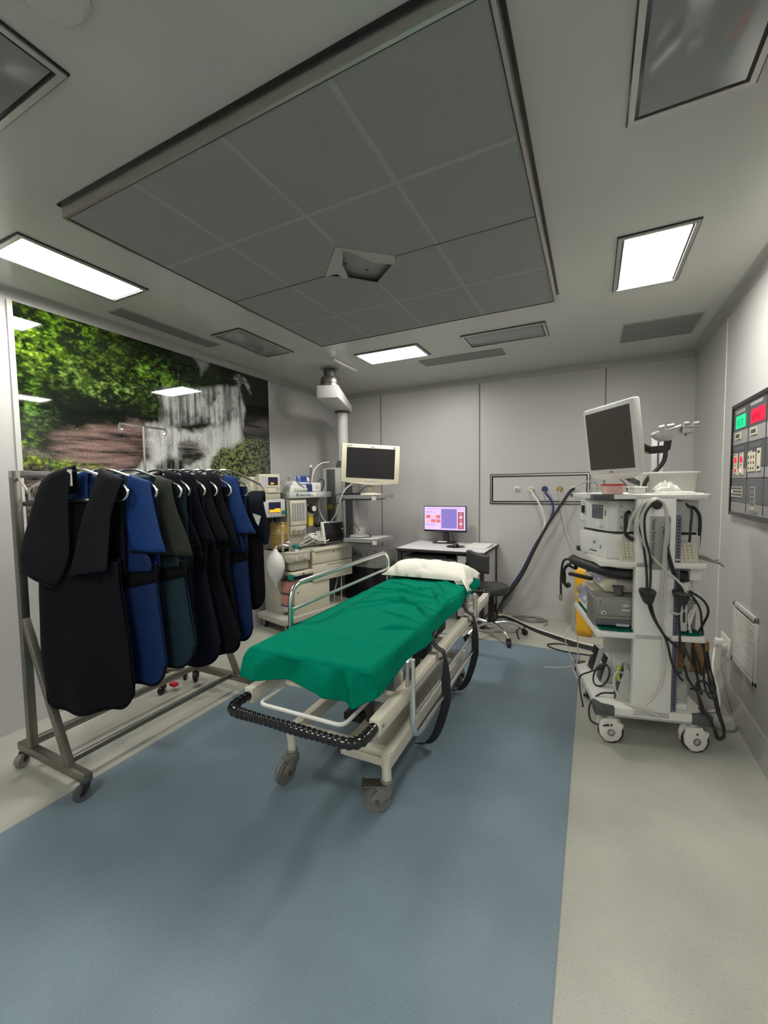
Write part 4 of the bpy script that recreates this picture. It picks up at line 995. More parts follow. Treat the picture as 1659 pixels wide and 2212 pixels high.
mb = MB(); vs = mb.box(-.2515, -.248, .45, .525, 1.512, 1.562); mb.rot(vs, -14, 'Y', (-.27, .49, 1.475)); part('screen', mb, M['screen_blue'], t)
mb = MB(); vs = mb.box(-.2515, -.248, .425, .555, 1.482, 1.497, .001); vs += mb.box(-.2515, -.248, .535, .56, 1.51, 1.555, .001); mb.rot(vs, -14, 'Y', (-.27, .49, 1.475)); part('button', mb, M['white_plastic'], t)
mb = MB(); mb.box(-.275, -.235, .52, .585, 1.402, 1.478, .008)
solo('blue_holder', mb, M['navy_plastic'], 'dark blue clip holder under the small blue monitor', 'holder', (-.25, .55, 1.401), A)
t = thing('cuff_unit', 'small white boxy unit with a grey window on the machine shelf', 'monitor', (-.3, .65, 1.401), A)
mb = MB(); mb.box(-.33, -.24, .585, .715, 1.402, 1.50, .012); part('case', mb, M['white_plastic'], t)
mb = MB(); mb.box(-.2405, -.238, .62, .68, 1.43, 1.475, .001); part('window', mb, M['grey_light'], t)
pts = []
for k in range(90):
    a = k/90*2*PI*5; pts.append((-.30+.012*math.sin(k*.7), .765+.038*math.cos(a), 1.475+.062*math.sin(a)+.004*math.sin(k)))
mb = MB(); mb.tube(pts, .005, 6); solo('coiled_hose', mb, M['cable'], 'dark hose coiled upright at the end of the machine shelf', 'cable', (-.3, .765, 1.401), A)
t = thing('sensor_rod', 'slim grey rod with a white tip rising behind the machine shelf', 'rod', (-.43, .72, 1.40), A)
mb = MB(); mb.cyl((-.43, .72, 1.40), (-.43, .72, 1.68), .007, n=10); mb.cyl((-.43, .735, 1.40), (-.43, .735, 1.68), .004, n=8); part('rod', mb, M['steel_dull'], t)
mb = MB(); mb.cyl((-.43, .725, 1.675), (-.43, .725, 1.705), .017, n=14); part('tip', mb, M['white_plastic'], t)
mb = MB(); mb.box(-.45, -.41, .70, .76, 1.555, 1.59, .006); part('clamp', mb, M['grey'], t)

# ================================================================== CEILING PENDANT
t = thing('equipment_pendant', 'grey ceiling pendant column with shelves beside the anaesthesia machine', 'pendant', (-2.42, 3.65, ZC))
cx0, cy0 = -2.425, 3.65; cx1, cy1 = -2.66, 4.25
mb = MB(); mb.lathe([(.0, 0), (.088, 0), (.088, -.015), (.0, -.015)], (cx0, cy0, ZC), n=32); part('flange', mb, M['grey'], t)
mb = MB(); mb.lathe([(.0, 0), (.062, 0), (.062, -.10), (.0, -.10)], (cx0, cy0, ZC-.015), n=32); part('drop_tube', mb, M['grey_dark'], t)
mb = MB(); mb.lathe([(.0, 0), (.088, 0), (.096, -.012), (.096, -.055), (.090, -.06), (.096, -.065), (.096, -.10), (.0, -.10)], (cx0, cy0, ZC-.10), n=36); part('bearing', mb, M['steel_dull'], t)
d_ = Vector((cx1-cx0, cy1-cy0, 0)).normalized(); s_ = Vector((-d_.y, d_.x, 0)) 
c0 = Vector((cx0, cy0, 0))
mb = MB()
Lm = Vector((cx1-cx0, cy1-cy0, 0)).length
vs = mb.prism([(-.13, -.11), (Lm+.05, -.11), (Lm+.10, -.06), (Lm+.10, .06), (Lm+.05, .11), (-.13, .11)], 2.335, 2.46, 'z', .008)
for v in vs:
    if v.co.z > 2.4: v.co.z -= .045*max(0, v.co.x)/Lm
    x_, y_ = v.co.x, v.co.y; v.co = Vector((cx0+d_.x*x_+s_.x*y_, cy0+d_.y*x_+s_.y*y_, v.co.z))
part('arm', mb, M['grey_light'], t)
mb = MB(); mb.lathe([(.0, 0), (.088, 0), (.088, -.02), (.075, -.025), (.0, -.025)], (cx1, cy1, 2.337), n=32); part('lower_bearing', mb, M['grey_dark'], t)
mb = MB(); mb.cyl((cx1, cy1, 2.32), (cx1, cy1, 1.73), .063, n=32); part('column', mb, M['grey_light'], t)
mb = MB(); mb.lathe([(.0, 0), (.066, 0), (.085, -.05), (.088, -.09), (.0, -.09)], (cx1, cy1, 1.755), n=32); part('collar', mb, M['grey_dark'], t)
bx0, bx1, by0, by1 = -2.872, -2.385, 4.12, 4.36
mb = MB(); mb.box(bx0, bx1, by0, by1, .835, 1.672, .012); part('service_head', mb, M['grey_light'], t)
for a, b_ in ((-2.81, -2.70), (-2.556, -2.462)):
    mb = MB(); mb.box(a, b_, by0-.006, by0+.004, .85, 1.655, .002); part('outlet_rail', mb, M['grey_dark'], t)
for a in (-2.695, -2.60, -2.452): 
    mb = MB(); mb.box(a, a+.014, by0-.008, by0+.004, .84, 1.66, .001); part('edge_strip', mb, M['alu'], t)
mb = MB(); mb.lathe([(.014, 0), (.034, 0), (.034, .018), (.014, .018)], (-2.755, by0-.006, 1.215), (0, -1, 0), 24); go_ = part('gas_outlet', mb, M['gold'], t, 'yellow ringed outlet')
mb = MB(); mb.lathe([(.0, .004), (.014, .004), (.014, .010), (.0, .010)], (-2.755, by0-.006, 1.215), (0, -1, 0), 16); part('socket', mb, M['black'], go_)
for z_, nm in ((1.357, 'upper'), (.90, 'lower')):
    X0_ = -2.44 if z_ > 1 else -2.365
    mb = MB(); mb.box(X0_, -1.985, 3.77, 4.18, z_-.022, z_, .003); sh = part('shelf', mb, M['grey_light'] if z_ < 1 else M['grey'], t)
    mb = MB(); mb.box(X0_-.005, -1.98, 3.764, 3.772, z_-.034, z_+.006); mb.box(-1.987, -1.978, 3.764, 4.18, z_-.034, z_+.006); part('side_rail', mb, M['grey'], sh)
    mb = MB(); mb.box(-2.02, -1.977, 3.76, 3.775, z_-.05, z_-.01); part('corner_clip', mb, M['white_plastic'], sh)
    mb = MB(); mb.box(X0_+.02, -2.05, 3.80, 4.13, z_-.05, z_-.022); part('bracket', mb, M['grey_dark'], sh)
# monitor on the pendant's upper shelf
Q = Fr(-2.145, 3.975, 36)
t = thing('surgical_monitor', 'cream framed widescreen monitor with dark screen on the pendant shelf', 'monitor', (0, .06, 1.357), Q)
T_ = Matrix.Rotation(math.radians(3.2), 3, 'Y')
def tilt(vs):
    for v in vs: v.co = T_ @ (v.co-Vector((0, 0, 1.69))) + Vector((0, 0, 1.69))
mb = MB(); vs = mb.box(-.315, .315, -.03, .02, 1.482, 1.895, .012); vs += mb.prism([(-.315, 1.50), (-.2, 1.474), (0, 1.466), (.2, 1.474), (.315, 1.50)], -.028, .015, 'y', .003); tilt(vs); part('bezel', mb, M['cream'], t)
mb = MB(); vs = mb.box(-.26, .26, -.0325, -.029, 1.535, 1.855); tilt(vs); part('screen', mb, M['screen'], t)
mb = MB(); vs = mb.box(-.25, .25, .02, .075, 1.52, 1.85, .02); tilt(vs); part('rear_case', mb, M['cream_dark'], t)
mb = text_mb('STORZ', .020, (-.262, -.0315, 1.864), (1, 0, 0), (0, 0, 1)); tilt(mb.bm.verts); part('maker_name', mb, M['ink'], t)
mb = MB(); vs = mb.box(.235, .262, -.0312, -.0295, 1.862, 1.878); vs += mb.box(-.01, .04, -.0312, -.0295, 1.862, 1.872); tilt(vs); part('badge', mb, M['ink_grey'], t)
mb = MB()
for k in range(8): tilt(mb.box(-.06+k*.018, -.048+k*.018, -.0312, -.0285, 1.499, 1.506))
part('button', mb, M['ink_grey'], t)
mb = MB(); mb.box(-.035, .035, .03, .06, 1.375, 1.55, .006); part('neck', mb, M['cream_dark'], t)
mb = MB(); mb.lathe([(.0, 0), (.13, 0), (.125, .012), (.04, .026), (.0, .026)], (0, .05, 1.358), n=36)
for v in mb.bm.verts: v.co.y = .05+(v.co.y-.05)*.75
part('foot', mb, M['cream'], t)
mb = MB(); vs = mb.box(-2.40, -2.20, 3.80, 3.85, 1.358, 1.388, .006); solo('power_adapter', mb, M['black'], 'black power brick on the upper pendant shelf', 'power adapter', (-2.3, 3.83, 1.358))
cable('adapter_cable', [(-2.40, 3.82, 1.375), (-2.47, 3.80, 1.36), (-2.49, 3.75, 1.31), (-2.44, 3.73, 1.27), (-2.38, 3.74, 1.29), (-2.36, 3.76, 1.33)], .005, 'cable', 'black cord looping from the power brick under the shelf', 'cable')
cable('adapter_cable', [(-2.21, 3.83, 1.385), (-2.17, 3.84, 1.42), (-2.14, 3.86, 1.45), (-2.12, 3.9, 1.46)], .005, 'cable', 'black cord rising from the power brick to the monitor', 'cable')
cable('video_cable', [(-2.30, 3.87, 1.49), (-2.33, 3.72, 1.40), (-2.40, 3.70, 1.20), (-2.48, 3.72, 1.10), (-2.58, 3.78, 1.06), (-2.70, 3.85, 1.12), (-2.80, 3.92, 1.25), (-2.83, 3.99, 1.33)], .006, 'grey_light', 'grey cable drooping from the pendant monitor to the machine', 'cable')
cable('pendant_cable', [(-2.76, 4.10, 1.74), (-2.80, 4.0, 1.72), (-2.83, 3.90, 1.64), (-2.84, 3.86, 1.5), (-2.83, 3.84, 1.41)], .007, 'hose_white', 'white cable arching from the pendant collar to the machine shelf', 'cable')
# lower pendant shelf things
mb = MB(); mb.box(-2.35, -2.16, 3.86, 3.99, .901, .925, .004); mb.box(-2.34, -2.20, 3.88, 3.97, .925, .929); solo('white_tray', mb, M['white_plastic'], 'flat white box on the lower pendant shelf', 'box', (-2.26, 3.92, .90))
mb = MB(); mb.box(-2.35, -2.28, 4.01, 4.08, .901, .995, .005); solo('adapter_plug', mb, M['white_plastic'], 'white plug block standing on the lower pendant shelf', 'plug', (-2.31, 4.04, .90))
mb = MB(); mb.prism([(-2.30, 3.79), (-2.06, 3.79), (-2.06, 4.02), (-2.14, 4.02)], .901, .905, 'z'); solo('paper_sheet', mb, M['paper'], 'loose white papers on the lower pendant shelf', 'paper', (-2.15, 3.9, .90))
cable('charger_lead', [(-2.31, 4.0, .96), (-2.36, 3.99, 1.03), (-2.41, 3.98, 1.0), (-2.42, 3.94, .93), (-2.36, 3.84, .912), (-2.26, 3.80, .912), (-2.16, 3.83, .912), (-2.12, 3.92, .912), (-2.18, 3.97, .932)], .004, 'cable', 'thin black lead curled over the lower pendant shelf', 'cable')
# carton on a black cabinet between pendant and desk
t = thing('black_cabinet', 'black cabinet in the corner under the grey carton', 'cabinet', (-2.55, 4.55, 0))
mb = MB(); mb.box(-2.75, -2.33, 4.38, 4.74, .03, .47, .004); part('body', mb, M['black'], t)
mb = MB(); mb.box(-2.74, -2.34, 4.365, 4.38, .05, .46, .003); part('door', mb, M['black'], t)
mb = MB(); mb.box(-2.74, -2.34, 4.40, 4.72, 0, .03); part('plinth', mb, M['grey_dark'], t)
t = thing('carton', 'grey printed carton on the black cabinet below the pendant shelf', 'carton', (-2.5, 4.55, .471))
K_ = Fr(0, 0, 0)
mb = MB(); mb.prism([(-2.80, 4.40), (-2.30, 4.36), (-2.20, 4.44), (-2.20, 4.70), (-2.80, 4.74)], .472, .69, 'z', .003); part('box', mb, M['carton'], t)
part('print', text_mb('OLYMPUS', .062, (-2.775, 4.3945, .60), (.5, -.04, 0), (0, 0, 1), align='LEFT'), M['ink'], t)
part('print', text_mb('OMPRO', .038, (-2.40, 4.364, .605), (.5, -.04, 0), (0, 0, 1)), M['ink_grey'], t)
mb = MB(); mb.box(-2.425, -2.42, 4.367, 4.372, .52, .66); part('print_line', mb, M['ink'], t)
mb = MB(); mb.box(-2.50, -2.495, 4.372, 4.378, .50, .54); mb.box(-2.475, -2.468, 4.37, 4.377, .50, .54); part('print_mark', mb, M['ink'], t)
for k, pts in enumerate(([(-2.62, 4.02, .5), (-2.60, 3.98, .40), (-2.61, 3.93, .25), (-2.58, 3.9, .1), (-2.55, 3.92, .01)], [(-2.58, 4.0, .5), (-2.54, 3.97, .42), (-2.53, 3.95, .2), (-2.50, 3.96, .01)])):
    cable('white_lead', pts, .006, 'grey_light', ['pale lead drooping under the machine drawers', 'second pale lead hanging straighter under the drawers'][k], 'cable')

# ================================================================== DESK
DZ = .78
t = thing('desk', 'white topped desk with dark edges against the back wall', 'desk', (-1.43, 4.45, 0))
mb = MB(); mb.box(-1.905, -.955, 4.10, 4.795, DZ-.004, DZ); part('top', mb, M['desk_top'], t)
mb = MB(); mb.box(-1.91, -.95, 4.095, 4.80, DZ-.030, DZ-.004, .003); part('edge', mb, M['desk_edge'], t, 'dark brown edge')
for x_, y_ in ((-1.885, 4.14), (-.985, 4.14), (-1.885, 4.765), (-.985, 4.765)):
    mb = MB(); mb.box(x_-.022, x_+.022, y_-.018, y_+.018, 0, DZ-.03, .002); part('leg', mb, M['desk_edge'], t)
mb = MB(); mb.box(-.992, -.978, 4.16, 4.76, .10, DZ-.03); part('side_panel', mb, M['desk_panel'], t)
mb = MB(); mb.box(-1.892, -1.878, 4.16, 4.76, .10, DZ-.03); part('side_panel', mb, M['desk_panel'], t)
mb = MB(); mb.box(-1.88, -.99, 4.74, 4.755, .25, DZ-.03); part('back_panel', mb, M['desk_panel'], t)
mb = MB(); mb.box(-1.84, -1.28, 4.12, 4.50, DZ-.115, DZ-.095, .003); part('keyboard_tray', mb, M['grey_dark'], t)
mb = MB(); mb.box(-1.25, -1.235, 4.14, 4.70, .06, DZ-.03); part('divider', mb, M['desk_edge'], t)
mb = MB(); mb.box(-1.233, -.99, 4.13, 4.16, .10, DZ-.05, .003); part('cupboard_door', mb, M['desk_panel'], t)
mb = MB(); mb.box(-1.80, -1.36, 4.16, 4.32, DZ-.094, DZ-.075, .004); solo('keyboard', mb, M['black'], 'black keyboard on the pull out tray under the desk top', 'keyboard', (-1.58, 4.24, DZ-.094))
# desk monitor
t = thing('desk_monitor', 'black desk monitor showing a lilac report page with pink photos', 'monitor', (-1.56, 4.68, DZ))
MX0, MX1, MZB, MZT, MY = -1.777, -1.273, .915, 1.212, 4.60
mb = MB(); mb.box(MX0, MX1, MY, MY+.035, MZB, MZT, .004); part('bezel', mb, M['black'], t)
sx0, sx1, sz0, sz1 = MX0+.008, MX1-.008, MZB+.022, MZT-.008
def sr(a, b, c, d, m, nm, par=None, k=1):
    mb = MB(); mb.box(sx0+(sx1-sx0)*a, sx0+(sx1-sx0)*b, MY-.0006-.0004*k, MY-.0004*k, sz1-(sz1-sz0)*d, sz1-(sz1-sz0)*c); return part(nm, mb, M[m], par or t)
s1 = sr(0, 1, 0, 1, 'screen_lilac', 'screen')
sr(.02, .98, .085, .095, 'screen_violet', 'toolbar', s1, 2); sr(.42, .80, .10, .93, 'screen_violet', 'grey_pane', s1, 2)
for r_ in range(2):
    for c_ in range(3): sr(.04+.125*c_, .15+.125*c_, .36+.185*r_, .50+.185*r_, ('screen_flesh', 'screen_flesh_pale', 'screen_flesh')[(c_+r_) % 3], 'thumbnail', s1, 2)
sr(.83, .96, .22, .945, 'screen_flesh_dark', 'photo_strip', s1, 2)
for k in range(5): sr(.855, .935, .235+.142*k, .36+.142*k, ('screen_flesh', 'screen_flesh_pale')[k % 2], 'thumbnail', s1, 3)
for k, (a, b, c) in enumerate(((.04, .16, .235), (.22, .30, .25), (.04, .2, .215), (.04, .3, .76), (.04, .25, .79))): sr(a, b, c, c+.012, 'screen_violet', 'text_line', s1, 2)
mb = MB(); mb.box(-1.545, -1.49, MY+.035, MY+.06, .80, 1.05, .004); part('neck', mb, M['black'], t)
mb = MB(); mb.box(-1.66, -1.42, 4.56, 4.74, DZ+.001, DZ+.016, .005); part('foot', mb, M['desk_edge'], t)
for a, b_ in ((-1.565, -1.56), (-1.46, -1.44)):
    mb = MB(); mb.tube(crom([(a, MY+.04, .93), (b_, MY+.05, .87), (b_-.005, MY+.07, .82), (b_, MY+.08, DZ+.01)], 5), .004, 6); part('lead', mb, M['cable'], t)
mb = MB(); mb.box(-1.61, -1.50, 4.575, 4.63, DZ+.017, DZ+.024, .001); solo('note_pad', mb, M['paper'], 'white note slips lying on the desk monitor foot', 'paper', (-1.55, 4.6, DZ+.017))
mb = MB(); mb.lathe([(.0, 0), (.105, 0), (.105, .003), (.0, .003)], (-1.33, 4.40, DZ+.001), n=32); solo('mouse_mat', mb, M['gloss_black'], 'round black mouse mat on the desk', 'mouse mat', (-1.33, 4.40, DZ))
t = thing('mouse', 'black computer mouse on the round mat', 'mouse', (-1.33, 4.40, DZ+.004))
mb = MB(); mb.sph((-1.33, 4.40, DZ+.008), (.034, .055, .030), 16, 10)
for v in mb.bm.verts: v.co.z = max(v.co.z, DZ+.0045)
part('shell', mb, M['gloss_black'], t)
mb = MB(); mb.cyl((-1.334, 4.37, DZ+.033), (-1.326, 4.37, DZ+.033), .007, n=10); part('scroll_wheel', mb, M['grey'], t)
cable('mouse_lead', [(-1.33, 4.455, DZ+.01), (-1.36, 4.52, DZ+.006), (-1.40, 4.60, DZ+.006), (-1.42, 4.72, DZ+.006)], .003, 'cable', 'thin black mouse lead on the desk', 'cable')
for k in range(4):
    mb = MB(); vs = mb.box(-1.235+.012*k, -1.0+.006*k, 4.40+.01*k, 4.70-.004*k, DZ+.001+.004*k, DZ+.0045+.004*k); mb.rot(vs, (-4, 3, -1, 2)[k], 'Z', (-1.12, 4.55, 0))
    solo('paper_sheaf', mb, M['paper'], ['lowest white sheaf of papers in the pile on the desk', 'second white sheaf up in the desk paper pile', 'third white sheaf up in the desk paper pile', 'top white sheaf of the paper pile on the desk'][k], 'papers', (-1.12, 4.55, DZ), group='papers on the desk')

# ================================================================== STOOL
SX, SY = -.862, 4.0
t = thing('stool', 'round black padded stool with a curved backrest and chrome star base', 'stool', (SX, SY, 0))
mb = MB(); mb.lathe([(.0, .0), (.145, .0), (.160, .012), (.164, .03), (.164, .058), (.156, .074), (.12, .082), (.0, .084)], (SX, SY, .415), n=48); part('seat', mb, M['seat_vinyl'], t)
mb = MB(); mb.box(SX-.09, SX+.09, SY-.02, SY+.02, .40, .416); part('seat_plate', mb, M['black'], t)
mb = MB(); mb.lathe([(.0, 0), (.040, 0), (.034, .03), (.031, .12), (.028, .27), (.0, .27)], (SX, SY, .135), n=24); part('gas_column', mb, M['black'], t)
mb = MB(); mb.lathe([(.0, 0), (.035, 0), (.045, .02), (.045, .045), (.03, .06), (.0, .06)], (SX, SY, .085), n=24); part('hub', mb, M['chrome'], t)
for k in range(5):
    a = math.radians(-48+72*k); ca_, sa = math.cos(a), math.sin(a)
    pts = crom([(SX+.03*ca_, SY+.03*sa, .12), (SX+.14*ca_, SY+.14*sa, .128), (SX+.24*ca_, SY+.24*sa, .105), (SX+.305*ca_, SY+.305*sa, .066)], 6)
    mb = MB(); mb.tube(pts, [.017-.004*i/len(pts) for i in range(len(pts))], 10); lg = part('leg', mb, M['chrome'], t)
    small_caster(t, SX+.305*ca_, SY+.305*sa, .068, .028, 60*k+20, 'black', 'black', .02)
mb = MB()
def bk(u, v):
    a = math.radians(172+106*u); R_ = .215
    return Vector((SX+R_*math.cos(a), SY+R_*math.sin(a)*1.05, .655+.165*v-.01*math.cos(u*2*PI)))
mb.grid(bk, 24, 8); part('backrest', mb, M['seat_vinyl'], t, thick=.04)
mb = MB(); mb.tube(crom([(SX-.05, SY-.03, .405), (SX-.14, SY-.10, .41), (SX-.195, SY-.145, .48), (SX-.20, SY-.15, .72)], 6), .011, 8); part('backrest_bar', mb, M['black'], t)

# ================================================================== STRETCHER
S = Fr(-1.035, 1.335, 1.2)
t = thing('stretcher', 'cream painted hospital stretcher on casters with chrome side rails', 'stretcher', (0, 1.0, 0), S)
RL = 2.03
for s in (-1, 1):
    mb = MB(); mb.box(s*.31-.0215, s*.31+.0215, .0, RL, .505, .57, .003); part('side_beam', mb, M['beige_paint'], t)
    mb = MB(); mb.cyl((s*.3315, .03, .54), (s*.336, .03, .54), .008, n=10); part('beam_bolt', mb, M['steel'], t)
# corrugated black push handles
for e in (0, 1):
    y0, sg = (0, -1) if e == 0 else (RL, 1)
    base_ = fillet([(.308, y0-.01*sg, .54), (.308, y0+.128*sg, .54), (-.308, y0+.128*sg, .54), (-.308, y0-.01*sg, .54)], .09, 8)
    # resample evenly and wave the radius
    P_ = [base_[0]]; acc = 0
    for a, b in zip(base_, base_[1:]):
        n_ = max(1, int((b-a).length/.006))
        P_ += [a+(b-a)*k/n_ for k in range(1, n_+1)]
    mb = MB(); mb.tube(P_, [.0195+.0022*(1 if (i//2) % 2 else -.4)+.0016*math.sin(i*.13) for i in range(len(P_))], 12); part('push_handle', mb, M['gloss_black'], t, 'black corrugated handle')
mb = MB(); mb.tube(fillet([(-.195, .22, .555), (-.195, -.06, .555), (.21, -.06, .555), (.21, .22, .555)], .035, 6), .0085, 10); part('foot_bar', mb, M['white_paint'], t)
for y_ in (.24, 1.0, 1.75): 
    mb = MB(); mb.box(-.29, .29, y_-.02, y_+.02, .515, .555, .003); part('cross_beam', mb, M['beige_paint'], t)
# platform under the mattress
for x_ in (-.27, .225):
    mb = MB(); mb.box(x_-.015, x_+.015, .08, 1.80, .605, .640, .003); part('platform_rail', mb, M['grey_light'], t)
mb = MB(); mb.box(-.14, .225, .045, .085, .60, .635, .003); part('platform_end', mb, M['beige_paint'], t)
mb = MB(); mb.box(-.27, .225, .10, 1.78, .628, .640); part('platform', mb, M['grey'], t)
for y_ in (.36, 1.62):
    for x_ in (.255, -.285):
        mb = MB(); mb.cyl((x_, y_, .52), (x_, y_, .595), .021, n=18); mb.cyl((x_, y_, .585), (x_, y_, .63), .016, n=18); part('post', mb, M['beige_paint'], t)
for y_ in (.45, 1.55):
    mb = MB(); mb.cyl((.275, y_, .56), (.275, y_, .66), .012, n=14); part('strut', mb, M['alu'], t)
mb = MB(); mb.box(.232, .262, .20, 1.80, .652, .676, .003); part('accessory_rail', mb, M['steel_dull'], t)
mb = MB(); mb.box(.10, .26, .68, .82, .53, .62, .006); mb.box(.10, .24, .95, 1.15, .545, .62, .006); mb.tube([(.12, .6, .56), (.2, 1.3, .585)], .018, 10); part('mechanism', mb, M['black'], t)
mb = MB(); mb.box(-.296, .262, .045, 1.78, .642, .734, .025, 3); part('mattress', mb, M['black'], t)
# lower frame
LX = (.238, -.283)
for x_ in LX:
    mb = MB(); mb.box(x_-.022, x_+.022, .24, 1.56, .20, .268, .004); part('lower_beam', mb, M['beige_paint'], t)
for y_ in (.30, 1.5):
    mb = MB(); mb.box(LX[1], LX[0], y_-.02, y_+.02, .215, .255, .003); part('lower_cross', mb, M['beige_paint'], t)
mb = MB(); mb.box(.0, .22, .26, 1.42, .205, .213); mb.box(-.004, .0, .26, 1.42, .205, .235); mb.box(.0, .22, .256, .26, .20, .235); part('tray', mb, M['beige_paint'], t)
for y_ in (.55, 1.25):
    mb = MB(); mb.cyl((-.02, y_, .22), (-.02, y_, .46), .045, n=22); mb.cyl((-.02, y_, .45), (-.02, y_, .52), .036, n=22); part('lift_column', mb, M['grey_dark'], t)
mb = MB(); mb.box(-.10, .0, .45, .62, .24, .28, .006); mb.obox((-.05, .62, .27), (-.05, 1.2, .33), .05, .03, .004); part('pedal_linkage', mb, M['black'], t)
def big_caster(x, y, yaw, lab=None, brake=False):
    R3 = Matrix.Rotation(math.radians(yaw), 3, 'Z'); o = Vector((x, y, 0))
    def place(vs):
        for v in vs: v.co = R3 @ v.co + o
    mb = MB(); mb.cyl((x, y, .13), (x, y, .275), .021, n=18); part('leg', mb, M['beige_paint'], t)
    mb = MB(); place(mb.lathe([(.0, 0), (.026, 0), (.030, .008), (.024, .016), (.030, .024), (.024, .032), (.0, .032)], (0, 0, .118), n=20))
    for s in (-1, 1): place(mb.prism([(.025, .128), (-.025, .128), (-.075, .075), (-.055, .045), (-.03, .05), (.02, .09)], s*.024-.004, s*.024+.004, 'y', .002))
    place(mb.box(-.05, .025, -.026, .026, .112, .128, .004))
    c = part('caster', mb, M['caster_grey'], t, lab)
    mb = MB(); place(mb.lathe([(.008, -.016), (.045, -.016), (.048, -.012), (.058, -.014), (.0625, -.006), (.0625, .006), (.058, .014), (.048, .012), (.045, .016), (.008, .016)], (-.045, 0, .0625), (0, 1, 0), 32)); wh = part('wheel', mb, M['tyre_grey'], c)
    mb = MB(); place(mb.cyl((-.045, -.034, .0625), (-.045, .034, .0625), .010, n=12)); part('axle', mb, M['steel_dull'], c)
    if brake:
        mb = MB(); place(mb.box(-.115, .0, -.028, .028, .125, .133, .003)); place(mb.cyl((-.105, -.04, .125), (-.105, .04, .125), .006, n=8)); part('brake_pedal', mb, M['steel_dull'], c)
big_caster(LX[0], .255, 25, 'grey caster with brake pedal', True)
big_caster(LX[1], .255, 78)
big_caster(LX[0], 1.5, -60)
big_caster(LX[1], 1.5, 100)
# raised chrome rail and the lowered one
def side_rail(x, y0, y1, zt, zlow, zb, bars, lab):
    mb = MB(); mb.tube(fillet([(x, y0, zb), (x, y0, zt), (x, y1, zt), (x, y1, zb)], .10, 8), .0135, 12)
    r_ = part('side_rail', mb, M['chrome'], t, lab)
    for z_ in bars:
        mb = MB(); mb.tube([(x, y0, z_), (x, y1, z_)], .0095, 10); part('rail_bar', mb, M['chrome'], r_)
    return r_
side_rail(-.348, .355, 1.555, .945, .82, .48, (.815,), 'raised chrome side rail')
xr_ = .352
r_ = side_rail(xr_, .285, 1.47, .335, 0, .70, (.55, .445), 'chrome side rail folded down')
mb = MB(); mb.tube([(xr_, .37, .335), (xr_, 1.40, .335)], .0145, 10); part('rail_bar', mb, M['chrome'], r_)
for y_ in (.262, 1.47):
    mb = MB(); mb.box(.338, .352, y_-.022, y_+.022, .595, .705, .003); part('rail_bracket', mb, M['alu'], r_)
    mb = MB(); mb.box(.352, .354, y_-.006, y_+.006, .62, .67); part('slot', mb, M['black'], r_)
# black straps
def strap(y0, label, yb):
    t2 = thing('strap', label, 'strap', (.36, y0, .02), S, 'black stretcher straps')
    pts = crom([(.215, y0, .69), (.25, y0-.005, .685), (.29, y0-.012, .65), (.325, y0-.012, .600), (.3585, y0-.012, .583), (.371, y0-.015, .55), (.374, y0-.01, .48), (.372, y0+.0, .38), (.366, y0+.02, .30), (.335, yb, .18), (.300, yb, .09), (.255, yb, .035), (.205, yb-.005, .026)], 5)
    hw = .024
    mb = MB()
    def fn(u, v):
        k = min(int(round(v*(len(pts)-1))), len(pts)-1); w_ = min(1, max(0, (v-.42)/.12)); return pts[k]+Vector(((u-.5)*2*hw*.85*w_, (u-.5)*2*hw*(1-.5*w_), .003*math.sin(u*3)))
    mb.grid(fn, 4, len(pts)-1); part('webbing', mb, M['rubber'], t2, thick=.003)
    mb = MB(); mb.box(.255, .312, y0-.035, y0+.03, .655, .682, .006); part('buckle', mb, M['gloss_black'], t2)
strap(.715, 'black strap over the stretcher beam close to the foot end', .74)
strap(1.375, 'black strap over the stretcher beam close to the pillow', 1.40)

# ------------------------------------------------------------------ green sheet
ex0, ex1, ey0, ey1, zt = -.303, .269, .038, 1.787, .742
creases = [(.10, 1.30, .27, .95, .012, .030), (-.28, 1.20, .27, 1.06, .010, .035), (-.10, .98, .26, .84, .011, .028), (-.25, .80, .22, 1.0, .008, .03), (.0, .72, .26, .62, .008, .028), (-.28, 1.42, .05, 1.22, .008, .03),
           (.08, 1.48, .24, 1.18, .009, .026), (-.2, .62, .0, .92, .006, .04), (.12, .44, .27, .52, .010, .03), (-.05, 1.10, .12, 1.34, .007, .025), (.16, .86, .27, .72, .012, .022), (-.3, 1.05, -.05, 1.15, .006, .03), (.05, 1.56, .2, 1.44, .008, .02), (-.22, 1.5, -.02, 1.42, .006, .024), (-.30, .32, .24, .26, .003, .05)]
def crease(x, y):
    h = 0
    for x0, y0, x1, y1, a, w_ in creases:
        dx, dy = x1-x0, y1-y0; L2 = dx*dx+dy*dy; q = ((x-x0)*dx+(y-y0)*dy)/L2
        qq = min(1, max(0, q)); d2 = (x-x0-qq*dx)**2+(y-y0-qq*dy)**2
        taper = math.sin(PI*min(1, max(0, (q+.15)/1.3)))
        sgn = ((x-x0)*dy-(y-y0)*dx)/math.sqrt(L2)
        w2 = w_*(.38 if sgn > 0 else 1.1); h += 2.3*a*math.exp(-d2/(w2*w2))*taper
    return h
